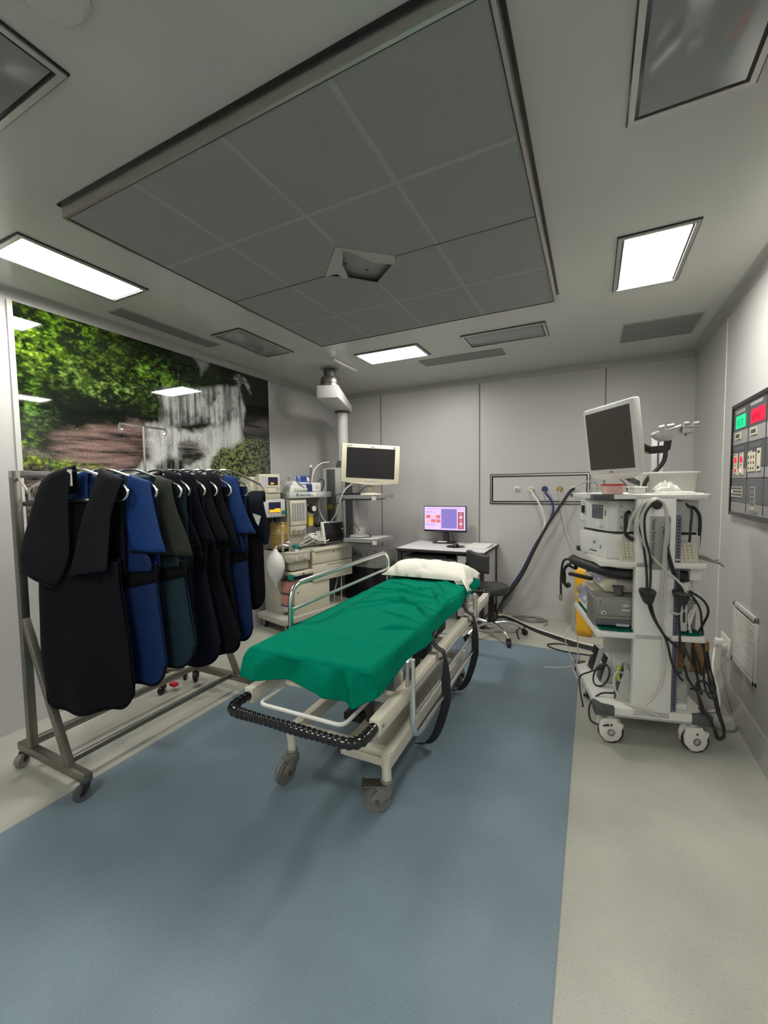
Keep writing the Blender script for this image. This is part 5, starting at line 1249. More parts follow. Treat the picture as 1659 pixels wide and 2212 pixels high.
def sheet(u, v):
    # cloth coordinates beyond the mattress edges hang down
    OX0, OX1, OY0, OY1 = .06, .115, .135, .06
    a = (ex0-OX0)+(ex1+OX1-ex0+OX0)*u; b = (ey0-OY0)+(ey1+OY1-ey0+OY0)*v
    x = min(max(a, ex0), ex1); y = min(max(b, ey0), ey1)
    da = a-x; db = b-y
    r_ = .028
    def hang(d):
        q = abs(d)
        if q <= 1e-9: return 0, 0
        th = min(q/r_, PI/2); o = r_*math.sin(th); h = r_*(1-math.cos(th)); q2 = max(0, q-r_*PI/2)
        return o, h+q2
    ox, hx = hang(da); oy, hy = hang(db)
    x += math.copysign(ox*.8, da) if da else 0; y += math.copysign(oy*.8, db) if db else 0
    drop = max(hx, hy)+.15*min(hx, hy) if (hx and hy) else hx+hy
    z = zt-drop
    if hy > .02 and db < 0:
        y -= .20*(hy-.02)+.016*math.sin(x*16+.6)*min(1, hy/.08)+.015*noise.noise(Vector((x*7, 3.3, 0)))*min(1, hy/.05)
        for cx_, cw_, ca_ in ((-.24, .035, .018), (-.10, .05, -.014), (.10, .03, .022), (.165, .022, -.016), (.215, .03, .026)): y -= ca_*math.exp(-((x-cx_-.25*(hy-.06)*(1 if cx_ > 0 else -1))/cw_)**2)*min(1, hy/.05)
        # the tucked corner points down by the folded rail
        z -= max(0, 1-abs(x-.205)/.075)*.040*(hy/.12)
        z += max(0, 1-abs(x+.06)/.16)*.012*(hy/.12)
    if hx > .015 and da > 0:
        x += .12*(hx-.015)+.010*math.sin(y*11+1)*min(1, hx/.06)
        z += .045*max(0, (y-.6)/1.2)*(hx/.115)+.012*noise.noise(Vector((1.7, y*5, 0)))*(hx/.1)
    if hx > .02 and da < 0: x -= .03*(hx-.02)
    if hx and hy and db < 0: x += math.copysign((.05 if da > 0 else .25)*min(hx, hy), da); y -= (.02 if da > 0 else .12)*min(hx, hy); z += (.45*min(hx, hy) if da > 0 else 0)
    w_ = 1 if not drop else max(.25, 1-drop/.06)
    z += crease(x, y)*w_+.005*noise.noise(Vector((x*6, y*5, 2)))*w_+.004*abs(noise.noise(Vector((x*9+y*4, y*6-x*5, 8))))*w_+.0015*noise.noise(Vector((x*24, y*20, 5)))
    z += .004*math.exp(-((x-.02)/.2)**2)
    return Vector((x, y, z+.004))
mb = MB(); mb.grid(sheet, 190, 400)
solo('green_sheet', mb, M['green_cloth'], 'wrinkled green sheet spread over the stretcher mattress', 'sheet', (-.02, .9, .738), S, ang=80, thick=.003)

# ------------------------------------------------------------------ pillow
PCX, PCY, PCZ = -.025, 1.655, .762
def pil(sg):
    def fn(u, v):
        s, q = 2*u-1, 2*v-1
        hs, hq = .335, .165
        x = hs*s*(1-.07*(1-q*q)*abs(s)**3); y = hq*q*(1-.05*(1-s*s))
        prof = max(0, (1-abs(s)**5)*(1-abs(q)**2.6))**.62
        h = .105*prof*(1-.10*s) if sg > 0 else -.012*prof
        p = Vector((PCX+x, PCY+y, 0))
        nz = noise.noise(Vector((x*9, y*11, 4)))*.010+noise.noise(Vector((x*5, y*14, 9)))*.008-.006*max(0, 1-abs(noise.noise(Vector((x*4-y*3, y*5+x*2, 3))))*5)
        rid = abs(noise.noise(Vector((x*5+y*3, y*7-x*2, 1.5))))
        z = PCZ+.014+h+(nz-.014*max(0, .25-rid)*4*.35)*min(1, prof*1.6)*(1 if sg > 0 else 0)
        # open end of the case: crumpled flap folded over the mattress edge
        if s > .80:
            k = (s-.80)/.20; z -= .050*k*k*(1 if q < .2 else .3); p.y -= .055*k*max(0, .25-q)*1.0; z += .012*math.sin(q*9)*k
        if s < -.86:
            k = (-s-.86)/.14; z += .006*math.sin(q*11)*k-.006*k; p.x -= .015*k*(1 if abs(q) > .6 else 0)
        p.z = z
        return p
    return fn
mb = MB(); mb.grid(pil(1), 90, 48); mb.grid(pil(-1), 90, 48)
bmesh.ops.remove_doubles(mb.bm, verts=mb.bm.verts[:], dist=.0008)
t = thing('pillow', 'plump white pillow in a creased case on the stretcher head', 'pillow', (PCX, PCY, PCZ), S)
part('case', mb, M['pillow'], t, ang=80)
mb = MB()
def flap(u, v):
    x = PCX+.235+.10*u+.012*math.sin(v*7); y = PCY-.135-.035*v+.02*u*v; z = PCZ+.035-.012*u-.085*v*(1-.55*abs(u-.62)*1.4)+.010*math.sin(u*8+v*3)
    return Vector((x, y, z))
mb.grid(flap, 16, 16); part('case_flap', mb, M['pillow'], t, thick=.003, ang=80)

# ================================================================== ENDOSCOPY TROLLEY
K = Fr(.04, 2.54, 13)
t = thing('equipment_trolley', 'white equipment trolley on casters loaded with endoscopy devices by the control panel', 'trolley', (.25, .3, 0), K)
D = .61
def slab(z0, z1, x0, x1, y0, y1, nm, ch=.05):
    mb = MB(); mb.prism([(x0+.0, y0+.0), (x1-ch, y0), (x1, y0+ch), (x1, y1-ch), (x1-ch, y1), (x0+ch*.6, y1), (x0, y1-ch*.6)], z0, z1, 'z', .003); return part(nm, mb, M['white_paint'], t)
slab(.172, .215, 0, .54, 0, D, 'base_shelf'); 
mb = MB(); mb.box(.03, .51, .03, D-.03, .145, .172, .004); part('underframe', mb, M['grey_light'], t)
slab(1.363, 1.387, -.03, .522, 0, .62, 'top_shelf', .02)
slab(.998, 1.026, -.0, .524, 0, .42, 'upper_shelf', .02)
slab(.607, .636, -.012, .524, 0, .60, 'middle_shelf', .02)
mb = MB(); mb.box(.174, .360, .0, .047, .176, 1.378, .006); part('side_column', mb, M['white_paint'], t)
mb = MB(); mb.box(.174, .360, .588, .606, .215, 1.363, .004); part('side_column', mb, M['white_paint'], t)
mb = MB(); mb.box(.363, .389, .012, .040, .218, 1.275, .002); pr = part('perforated_rail', mb, M['rail_blue'], t, 'blue grey rail with black slots')
mb = MB()
for k in range(62): mb.box(.372, .381, .0105, .014, .235+k*.0166, .2425+k*.0166)
part('slot', mb, M['ink'], pr)
mb = MB(); mb.box(.392, .408, .04, .58, .22, 1.36, .003); part('back_post', mb, M['grey_light'], t) if False else mb.bm.free()
for z0, z1 in ((1.362, 1.389),):
    mb = MB(); mb.prism([(-.040, -.006), (.062, -.006), (.062, .012), (-.012, .02), (-.018, .07), (-.040, .07)], z0-.003, z1+.001, 'z', .004); part('corner_bumper', mb, M['grey_dark'], t)
mb = MB(); mb.prism([(-.040, .60), (-.04, .63), (.02, .63), (.02, .61)], 1.36, 1.39, 'z', .004); part('corner_bumper', mb, M['grey_dark'], t)
for pts in ([(-.012, -.010), (.085, -.010), (.085, .014), (.02, .02), (.006, .07), (-.012, .07)], [(.46, -.010), (.555, -.010), (.555, .07), (.53, .07), (.52, .02), (.46, .014)], [(-.012, .62), (.07, .62), (.07, .60), (.01, .56), (-.012, .56)]):
    mb = MB(); mb.prism(pts, .165, .222, 'z', .006); part('corner_bumper', mb, M['grey_dark'], t)
# casters: white shells with ringed hubs
def shell_caster(x, y, yaw):
    R3 = Matrix.Rotation(math.radians(yaw), 3, 'Z'); o = Vector((x, y, 0))
    def pl(vs):
        for v in vs: v.co = R3 @ v.co + o
    mb = MB(); pl(mb.cyl((0, 0, .150), (0, 0, .128), .018, .022)); 
    prof = [(-.055, .125), (-.064, .09), (-.058, .045), (-.03, .012), (.0, .008), (.035, .018), (.052, .045), (.055, .062), (.045, .072), (.050, .082), (.062, .098), (.062, .112), (.03, .116), (.03, .140), (-.045, .140)]
    for s in (-1, 1): pl(mb.prism(prof, s*.022-.010, s*.022+.010, 'y', .004))
    c = part('caster', mb, M['wheel_white'], t)
    mb = MB(); pl(mb.lathe([(.01, -.011), (.058, -.011), (.0625, -.006), (.0625, .006), (.058, .011), (.01, .011)], (0, 0, .0625), (0, 1, 0), 32)); 
    for s in (-1, 1): pl(mb.lathe([(.052, -.005), (.0615, -.005), (.0615, .005), (.052, .005)], (.004, s*.022, .0625), (0, 1, 0), 32, False))
    part('tyre', mb, M['rubber'], c)
    mb = MB()
    for s in (-1, 1):
        for r0, r1 in ((.0035, .0), (.011, .0145), (.018, .0205)):
            pl(mb.lathe([(min(r0, r1), 0), (max(r0, r1), 0), (max(r0, r1), s*.0012), (min(r0, r1), s*.0012)], (-.002, s*.0322, .062), (0, 1, 0), 28, r0 < .005))
        pl(mb.lathe([(.0, 0), (.006, 0), (.006, s*.0012), (.0, s*.0012)], (-.002, s*.0322, .105), (0, 1, 0), 14))
    part('hub_ring', mb, M['ink'], c)
shell_caster(.075, .045, 5); shell_caster(.488, .045, 12); shell_caster(.075, .555, 80); shell_caster(.488, .555, 30)
# side printed plate, knob and hooks on the column
mb = MB(); mb.box(.236, .333, -.0022, .0, .988, 1.273, .0005); pt = part('name_plate', mb, M['sticker'], t, 'grey plate with black lettering')
part('lettering', text_mb('Value from Innovation', .0265, (.247, -.003, 1.258), (0, 0, -1), (1, 0, 0)), M['ink'], pt)
part('lettering', text_mb('FUJIFILM', .040, (.3035, -.003, 1.262), (0, 0, -1), (1, 0, 0)), M['ink'], pt)
mb = MB(); mb.box(.304, .322, -.0036, -.0026, 1.135, 1.142); part('red_mark', mb, M['ink_red'], pt)
mb = MB(); mb.lathe([(.0, 0), (.012, 0), (.012, .03), (.022, .034), (.024, .052), (.018, .058), (.0, .058)], (.252, .0, 1.334), (0, -1, 0), 8); part('hose_knob', mb, M['rubber'], t)
for x_ in (.222, .378):
    mb = MB(); mb.prism([(-.038, .0), (.040, .0), (.022, -.062), (-.010, -.066), (-.026, -.03)], -.052, -.008, 'y', .006)
    for v in mb.bm.verts: v.co += Vector((x_, 0, .878))
    vs = mb.lathe([(.0, .0), (.038, .004), (.040, .010), (.0, .012)], (x_, -.03, .872), (0, -.25, 1), 22); part('cable_hook', mb, M['rubber'], t)
mb = MB(); mb.cyl((.30, -.004, .862), (.30, 0, .862), .006, n=12); part('cap_screw', mb, M['grey'], t)
# top arm for the monitor, scope holder, aluminium mast
mb = MB(); mb.tube(fillet([(.288, .25, 1.387), (.288, .25, 1.455), (.390, .25, 1.565), (.397, .25, 1.685)], .04, 6), .0115, 12); part('scope_pole', mb, M['rubber'], t)
mb = MB(); mb.prism([(.385, 1.68), (.42, 1.69), (.412, 1.632), (.39, 1.628)], .235, .265, 'y', .004); part('pole_head', mb, M['rubber'], t)
mb = MB(); mb.obox((.395, .25, 1.640), (.325, .30, 1.638), .028, .042, .003); mb.obox((.325, .30, 1.638), (.165, .19, 1.70), .028, .040, .003); part('monitor_arm', mb, M['rubber'], t)
mb = MB(); mb.prism([(.318, 1.722), (.335, 1.74), (.40, 1.742), (.46, 1.775), (.455, 1.748), (.425, 1.722), (.405, 1.692), (.380, 1.683), (.352, 1.692)], .215, .285, 'y', .006); hd = part('scope_holder', mb, M['grey'], t)
for (x0, x1, z_, tl) in ((.345, .372, 1.757, 0), (.385, .42, 1.763, 0)):
    mb = MB(); mb.tube([(x0, .22, z_), (x1, .22, z_+.006)], .011, 10); part('cradle', mb, M['alu'], hd)
mb = MB(); mb.prism([(.462, 1.758), (.53, 1.758), (.522, 1.722), (.462, 1.722)], .22, .28, 'y', .004); mb.box(.458, .545, .21, .29, 1.755, 1.763, .002); part('holder_plate', mb, M['alu'], hd)
for x0, x1 in ((.468, .492), (.515, .54)):
    mb = MB(); mb.tube([(x0, .22, 1.774), (x1, .22, 1.776)], .011, 10); part('cradle', mb, M['alu'], hd)
mb = MB(); mb.cyl((.492, .25, 1.722), (.492, .25, 1.71), .004, n=8); part('screw', mb, M['rubber'], hd)
mb = MB(); mb.box(.392, .452, .44, .465, 1.387, 1.735, .003); ms = part('mast', mb, M['grey_light'], t)
mb = MB(); mb.box(.418, .428, .438, .442, 1.39, 1.73); part('groove', mb, M['grey_dark'], ms)
# LCD monitor on the arm
Q2 = Fr(.0736, 2.6995, -56.2)
t = thing('trolley_monitor', 'white framed square monitor turned aside on the arm above the trolley', 'monitor', (0, .0, 1.47), Q2)
TM = Matrix.Rotation(math.radians(7.5), 3, 'X')
def tl(vs):
    for v in vs: v.co = TM @ (v.co-Vector((0, 0, 1.695))) + Vector((0, 0, 1.695))
mb = MB(); tl(mb.box(-.215, .215, .0, .045, 1.50, 1.89, .012)); tl(mb.prism([(-.205, 1.503), (-.18, 1.478), (-.08, 1.468), (.08, 1.468), (.18, 1.478), (.205, 1.503)], .002, .035, 'y', .004)); part('bezel', mb, M['white_plastic'], t)
mb = MB(); tl(mb.box(-.187, .187, -.0025, .002, 1.528, 1.862)); part('screen', mb, M['screen_warm'], t)
mb = MB(); tl(mb.box(-.19, .19, .045, .066, 1.53, 1.86, .012)); part('rear_case', mb, M['grey_light'], t)
mb = MB(); tl(mb.box(-.02, .01, -.0015, .002, 1.508, 1.516)); part('badge', mb, M['ink_grey'], t)
for k in range(3):
    cable('monitor_cable', [(.10+.012*k, .21, 1.525-.012*k), (.16+.01*k, .23, 1.50-.012*k), (.22, .25, 1.478-.012*k), (.268, .262, 1.455-.010*k)], .0045, 'cable', 'black cable from the trolley monitor to the bent pole, %s of three' % ('topmost', 'middle', 'lowest')[k], 'cable', group='trolley monitor cables', fr=K)

# --- on the top shelf
ZT = 1.388
t = thing('specimen_tub', 'small clear tub with a red lid edge on the trolley top', 'tub', (.085, .12, ZT), K)
mb = MB(); mb.prism([(.04, .07), (.128, .07), (.128, .16), (.04, .16)], ZT, ZT+.05, 'z', .006); part('tub', mb, M['pink_clear'], t)
mb = MB(); mb.box(.033, .135, .063, .167, ZT+.048, ZT+.057, .002); part('lid', mb, M['red'], t)
mb = MB(); mb.box(.052, .085, .085, .14, ZT+.003, ZT+.03, .003); mb.box(.09, .12, .08, .12, ZT+.003, ZT+.022, .003); part('contents', mb, M['white_plastic'], t)
t = thing('storage_box', 'large clear plastic storage box on the trolley top', 'box', (.44, .36, ZT), K)
x0, x1, y0, y1, z1 = .315, .525, .20, .46, ZT+.115
mb = MB()
for a in ((x0, x1, y0, y0+.003, ZT+.002, z1), (x0, x1, y1-.003, y1, ZT+.002, z1), (x0, x0+.003, y0, y1, ZT+.002, z1), (x1-.003, x1, y0, y1, ZT+.002, z1), (x0, x1, y0, y1, ZT+.001, ZT+.005)):
    vs = mb.box(*a)
for v in mb.bm.verts:
    if v.co.z > ZT+.05: v.co.x += .010*(1 if v.co.x > .42 else -1); v.co.y += .010*(1 if v.co.y > .43 else -1)
part('tub', mb, M['milky'], t)
mb = MB()
for a in ((x0-.018, x1+.018, y0-.018, y0-.008), (x0-.018, x1+.018, y1+.008, y1+.018), (x0-.018, x0-.008, y0-.01, y1+.01), (x1+.008, x1+.018, y0-.01, y1+.01)): mb.box(*a, z1-.004, z1+.006, .002)
part('rim', mb, M['white_plastic'], t)
t = thing('small_tray', 'shallow clear tray lying on the trolley top before the storage box', 'tray', (.25, .20, ZT), K)
mb = MB(); mb.prism([(.215, .18), (.275, .18), (.275, .30), (.215, .30)], ZT, ZT+.036, 'z', .005); part('tray', mb, M['milky'], t)
mb = MB(); mb.box(.209, .281, .174, .306, ZT+.034, ZT+.040, .002); part('rim', mb, M['white_plastic'], t)
for k in range(3):
    mb = MB(); vs = mb.box(.30+.01*k, .50-.012*k, .06+.02*k, .26-.01*k, ZT+.0005+.004*k, ZT+.004+.004*k, .001); mb.rot(vs, (6, -8, 3)[k], 'Z', (.40, .16, 0))
    solo('paper_sheaf', mb, M['paper'], ('lowest sheaf of white papers on the trolley top', 'middle sheaf of white papers on the trolley top', 'top sheaf of white papers on the trolley top')[k], 'papers', (.40, .16, ZT), K, 'papers on the trolley top')
mb = MB()
def crumple(u, v):
    a, b = 2*u-1, 2*v-1; r2 = max(0, 1-a*a)*max(0, 1-b*b)
    return Vector((.365+.06*a, .16+.05*b, ZT+.0135+.045*r2**.6*(1+.6*noise.noise(Vector((a*3, b*3, 2))))+.008*abs(noise.noise(Vector((a*6, b*6, 7))))))
mb.grid(crumple, 24, 20); solo('plastic_packet', mb, M['milky'], 'crumpled clear plastic packet on the trolley papers', 'packet', (.365, .16, ZT+.0125), K, ang=15)
mb = MB(); mb.tube(crom([(.045, .30, ZT+.01), (.03, .20, ZT+.045), (.0, .17, ZT+.07), (-.05, .18, ZT+.068), (-.10, .2, ZT+.04)], 6), .005, 8); mb.tube(crom([(.04, .18, ZT+.035), (.0, .17, ZT+.03), (-.03, .2, ZT+.008)], 6), .005, 8)
solo('loose_tube', mb, M['milky'], 'pale tube curling off the trolley top beside the red lidded tub', 'tube', (.0, .2, ZT), K)
cable('black_lead', [(.16, .40, ZT+.09), (.19, .36, ZT+.085), (.215, .33, ZT+.05), (.222, .32, ZT+.006)], .0035, 'cable', 'short black lead behind the red lidded tub', 'cable', fr=K)

# --- upper shelf: light source under video processor, keyboards
ZU = 1.0265
t = thing('light_source', 'white lower device with a curved front under the video processor', 'light source', (.25, .2, ZU), K)
mb = MB(); mb.prism([(.12, .075), (.505, .075), (.505, .40), (-.02, .40), (-.02, .335), (.055, .09)], ZU, 1.165, 'z', .008); part('case', mb, M['white_plastic'], t)
mb = MB(); mb.prism([(.128, .072), (.50, .072), (.50, .080), (.128, .080)], ZU+.008, 1.16, 'z', .001); part('side_cover', mb, M['grey_light'], t)
def front(nm, m, f0, f1, z0, z1, out=.003, par=None, lab=None):
    """a patch on the angled front: f runs along the front edge"""
    a, b = Vector((.055, .09, 0)), Vector((.003, .26, 0)); d = (b-a); nrm = Vector((-d.y, d.x, 0)).normalized(); nrm = nrm if nrm.x < 0 else -nrm
    p0, p1 = a+d*f0, a+d*f1
    mb = MB(); vs = [mb.bm.verts.new(q) for q in ((*(p0+nrm*out).xy, z0), (*(p1+nrm*out).xy, z0), (*(p1+nrm*out).xy, z1), (*(p0+nrm*out).xy, z1), (*(p0-nrm*.02).xy, z0), (*(p1-nrm*.02).xy, z0), (*(p1-nrm*.02).xy, z1), (*(p0-nrm*.02).xy, z1))]
    for f in ((0, 1, 2, 3), (4, 5, 1, 0), (5, 6, 2, 1), (6, 7, 3, 2), (7, 4, 0, 3)): mb.bm.faces.new([vs[i] for i in f])
    return part(nm, mb, M[m], par or t, lab)
front('panel', 'white_plastic', .52, 1.05, 1.055, 1.135, .002); front('label', 'grey', .62, .75, 1.095, 1.115, .004); front('slot', 'ink', .55, .95, 1.052, 1.058, .003); front('lamp_button', 'grey', .30, .37, 1.075, 1.095, .003)
def screws(y, xs, zs, par):
    for x_ in xs:
        for z_ in zs:
            mb = MB(); mb.cyl((x_, y+.003, z_), (x_, y-.003, z_), .005, n=10); part('screw', mb, M['steel_dull'], par)
screws(.072, (.145,), (1.05, 1.11), t)
t = thing('video_processor', 'white upper device with a dark touch panel on the trolley', 'video processor', (.25, .2, 1.172), K)
ZV0, ZV1 = 1.178, 1.350
mb = MB(); mb.prism([(.10, .10), (.505, .10), (.505, .40), (-.02, .40), (-.02, .36), (.065, .12)], ZV0, ZV1, 'z', .006); part('case', mb, M['white_plastic'], t)
mb = MB(); mb.box(.112, .50, .096, .104, ZV0+.006, ZV1-.003, .001); part('side_cover', mb, M['grey_light'], t)
mb = MB(); mb.prism([(.10, .11), (.50, .11), (.50, .39), (.0, .39), (.03, .22)], 1.166, ZV0, 'z'); part('feet', mb, M['rubber'], t)
def front2(nm, m, f0, f1, z0, z1, out=.003, par=None, lab=None, k0=(.065, .12), k1=(.005, .29)):
    a, b = Vector((*k0, 0)), Vector((*k1, 0)); d = (b-a); nrm = Vector((-d.y, d.x, 0)).normalized(); nrm = nrm if nrm.x < 0 else -nrm
    p0, p1 = a+d*f0, a+d*f1
    mb = MB(); vs = [mb.bm.verts.new(q) for q in ((*(p0+nrm*out).xy, z0), (*(p1+nrm*out).xy, z0), (*(p1+nrm*out).xy, z1), (*(p0+nrm*out).xy, z1), (*(p0-nrm*.03).xy, z0), (*(p1-nrm*.03).xy, z0), (*(p1-nrm*.03).xy, z1), (*(p0-nrm*.03).xy, z1))]
    for f in ((0, 1, 2, 3), (4, 5, 1, 0), (5, 6, 2, 1), (6, 7, 3, 2), (7, 4, 0, 3)): mb.bm.faces.new([vs[i] for i in f])
    return part(nm, mb, M[m], par or t, lab)
tp = front2('touch_panel', 'slate', .25, .80, 1.245, 1.325, .004, None, 'dark touch panel')
for k in range(3): front2('icon', 'grey_light', .30+.16*k, .34+.16*k, 1.305, 1.317, .005, tp)
front2('power_mark', 'grey', .08, .15, 1.265, 1.295, .004)
mb = MB(); mb.lathe([(.0, 0), (.024, 0), (.020, .016), (.0, .018)], (.045, .18, 1.215), (-.94, -.33, 0), 20); part('scope_socket', mb, M['white_plastic'], t)
mb = MB(); mb.cyl((-.0, .335, 1.335), (-.03, .345, 1.335), .008); part('peg', mb, M['white_plastic'], t)
mb = MB(); mb.cyl((-.0, .335, 1.225), (-.03, .345, 1.225), .008); part('peg', mb, M['white_plastic'], t)
mb = MB(); mb.box(-.026, -.012, .33, .36, 1.27, 1.315); part('latch', mb, M['black'], t)
screws(.096, (.128,), (1.20, 1.26, 1.32), t)
for k, (a, b, c, d2, m_) in enumerate(((.165, .30, 1.225, 1.255, 'grey'), (.165, .23, 1.262, 1.285, 'putty'), (.18, .235, 1.295, 1.315, 'putty'))):
    mb = MB(); mb.box(a, b, .0945, .097, c, d2); part('rating_label', mb, M[m_], t)
t = thing('trolley_keyboard', 'beige keyboard propped up on the trolley shelf behind the column', 'keyboard', (.29, .05, ZU), K)
mb = MB(); mb.prism([(.012, ZU), (.024, ZU), (.062, 1.128), (.05, 1.132)], .10, .475, 'x', .003); kc = part('case', mb, M['key'], t)
mb = MB()
for r_ in range(6):
    for c_ in range(18):
        if r_ == 0 and c_ % 5 == 4: continue
        q = .12+.80*(5-r_)/5.2
        yb_, zb_ = .012+.038*q, ZU+.004+.1*q
        x_ = .110+c_*.0198
        vs = mb.box(x_, x_+.0168, yb_-.006, yb_+.003, zb_-.0065, zb_+.0068, .001, 1)
part('keys', mb, M['cream'], t); COL.objects[-1]['kind'] = 'stuff' if COL.objects[-1].name.startswith('keys') else ''
mb = MB(); mb.box(-.005, .06, .34, .40, ZU+.0, ZU+.022, .004); solo('black_box', mb, M['black'], 'flat black box at the corner of the upper trolley shelf', 'box', (.03, .37, ZU), K) if False else mb.bm.free()
t = thing('cup_holder', 'small black dish clip at the far corner of the upper trolley shelf', 'clip', (-.03, .39, ZU), K)
mb = MB(); mb.box(-.03, .04, .405, .47, ZU-.006, ZU+.020, .004); part('block', mb, M['black'], t)
mb = MB(); mb.cyl((-.0315, .43, ZU+.006), (-.029, .43, ZU+.006), .006, n=10); part('stud', mb, M['alu'], t)
mb = MB(); mb.tube(fillet([(.16, .078, 1.29), (.135, .045, 1.285), (.135, .045, 1.165), (.172, .04, 1.14)], .02, 4), .010, 8); BASE_T = bpy.data.objects['equipment_trolley']; part('push_handle', mb, M['rubber'], BASE_T, 'black bent handle')

# --- middle shelf: green cloth, two insufflators, metal generator box
ZM = .637
mb = MB()
def clo(u, v):
    x = .006+.50*u; y = .014+.56*v
    return Vector((x, y, ZM+.007+.005*noise.noise(Vector((x*14, y*10, 1)))+.004*math.sin(x*40+y*12)*(.5 if v > .1 else 1)))
mb.grid(clo, 40, 40); solo('green_towel', mb, M['green_dark'], 'dark green cloth lining the middle trolley shelf', 'cloth', (.25, .3, ZM), K, ang=80, thick=.004)
t = thing('generator_box', 'grey metal cased generator standing on the green cloth', 'generator', (.2, .15, ZM+.014), K)
mb = MB(); mb.box(-.018, .49, .059, .21, ZM+.016, .818, .010, 3); part('case', mb, M['metal_case'], t)
mb = MB(); mb.box(-.005, .47, .052, .056, .71, .805, .002); mb.box(-.0, .47, .051, .056, .695, .708, .002); part('side_plate', mb, M['metal_case'], t)
mb = MB(); mb.box(-.005, .47, .0525, .056, ZM+.022, .688, .001); part('lower_plate', mb, M['slate'], t)
mb = MB(); mb.lathe([(.0, 0), (.014, 0), (.012, .004), (.0, .005)], (.035, .052, .727), (0, -1, 0), 18); part('lock', mb, M['grey_light'], t)
mb = MB(); mb.prism([(.028, .730), (.042, .730), (.035, .718)], .0455, .048, 'y'); part('lock_mark', mb, M['ink'], t)
mb = MB(); mb.cyl((.018, .053, .79), (.018, .05, .79), .004, n=10); part('stud', mb, M['ink'], t)
part('stencil', text_mb('1031', .022, (.125, .0515, .765), (1, 0, 0), (0, 0, 1)), M['paper'], t)
mb = MB(); mb.box(.125, .17, .0505, .0525, .742, .752); mb.box(.10, .165, .0515, .0535, .655, .668); part('caption', mb, M['grey_light'], t)
def insuff(y0, y1, z0, z1, xf, lab, base):
    t = thing('insufflator', lab, 'insufflator', base, K)
    mb = MB(); mb.prism([(xf+.025, z0), (.46, z0), (.46, z1), (xf+.055, z1), (xf, z0+.03)], y0, y1, 'y', .006); part('case', mb, M['cream'], t)
    dz, dx = z1-(z0+.03), .055
    def pt(f, o): return (xf+dx*f-o*.86, z0+.03+dz*f+o*.5)
    a, b = pt(.15, .002), pt(.88, .002); a2, b2 = pt(.15, -.01), pt(.88, -.01)
    mb = MB(); mb.prism([a, b, b2, a2], y0+.07, y0+(y1-y0)*.74, 'y'); s_ = part('screen', mb, M['lilac'], t, 'lilac display')
    a, b = pt(.25, .0035), pt(.45, .0035); a2, b2 = pt(.25, 0), pt(.45, 0)
    for k in range(2):
        mb = MB(); mb.prism([a, b, b2, a2], y0+.085+k*.035, y0+.108+k*.035, 'y'); part('readout', mb, M['lilac_lite'], s_)
    mb = MB(); mb.lathe([(.0, 0), (.030, 0), (.026, .02), (.0, .022)], (xf+.028, y1-.04, (z0+z1)/2+.02), (-.86, 0, .5), 22); part('dial', mb, M['cream_dark'], t)
    return t
insuff(.26, .58, ZM+.016, .795, -.01, 'cream insufflator with a lilac display, the lower of two', (.2, .4, ZM+.014))
tt = insuff(.16, .57, .8205, .905, .045, 'cream insufflator with a lilac display stacked on top', (.2, .35, .82))
mb = MB(); mb.box(.13, .46, .155, .162, .8235, .90, .001); part('side_cover', mb, M['putty'], tt)
mb = MB(); mb.cyl((.12, .10, .822), (.12, .10, .865), .024, n=22); mb.cyl((.12, .10, .865), (.12, .10, .870), .032, n=22); solo('measuring_cup', mb, M['grey_dark'], 'small dark grey cap cup standing on the metal generator', 'cup', (.12, .10, .819), K)
# black padded bumper and hoses under the upper shelf
mb = MB(); mb.tube(fillet([(-.045, .47, .955), (-.045, .40, .955), (.06, .14, .945), (.14, .10, .940), (.46, .10, .938)], .04, 5), .030, 14); solo('padded_bumper', mb, M['rubber'], 'black foam padded bar under the upper trolley shelf', 'bar', (.1, .2, .93), K)
t = thing('scope_hose', 'black scope hose with a metal tip drooping from the trolley front', 'hose', (-.06, .6, .9), K)
mb = MB(); mb.tube(crom([(-.04, .50, .93), (-.06, .58, .935), (-.075, .66, .90), (-.08, .70, .80), (-.08, .70, .66)], 6), .008, 8); part('hose', mb, M['rubber'], t)
mb = MB(); mb.cyl((-.08, .70, .66), (-.08, .70, .615), .011, n=14); mb.cyl((-.08, .70, .645), (-.08, .70, .635), .014, n=14); part('tip', mb, M['steel'], t)
mb = MB(); mb.tube(crom([(-.03, .46, .90), (-.06, .53, .905), (-.085, .57, .86), (-.085, .57, .79), (-.07, .555, .755), (-.055, .54, .77)], 6), [.014+.004*math.sin(i*.5) for i in range(31)], 10); solo('hand_grip', mb, M['gloss_black'], 'black rubber hand grip hanging before the insufflators', 'grip', (-.05, .5, .8), K)
mb = MB(); mb.obox((-.06, .50, .852), (.045, .36, .852), .03, .022, .005); solo('black_clamp', mb, M['black'], 'short black clamp bar above the insufflator dial', 'clamp', (0, .43, .85), K)

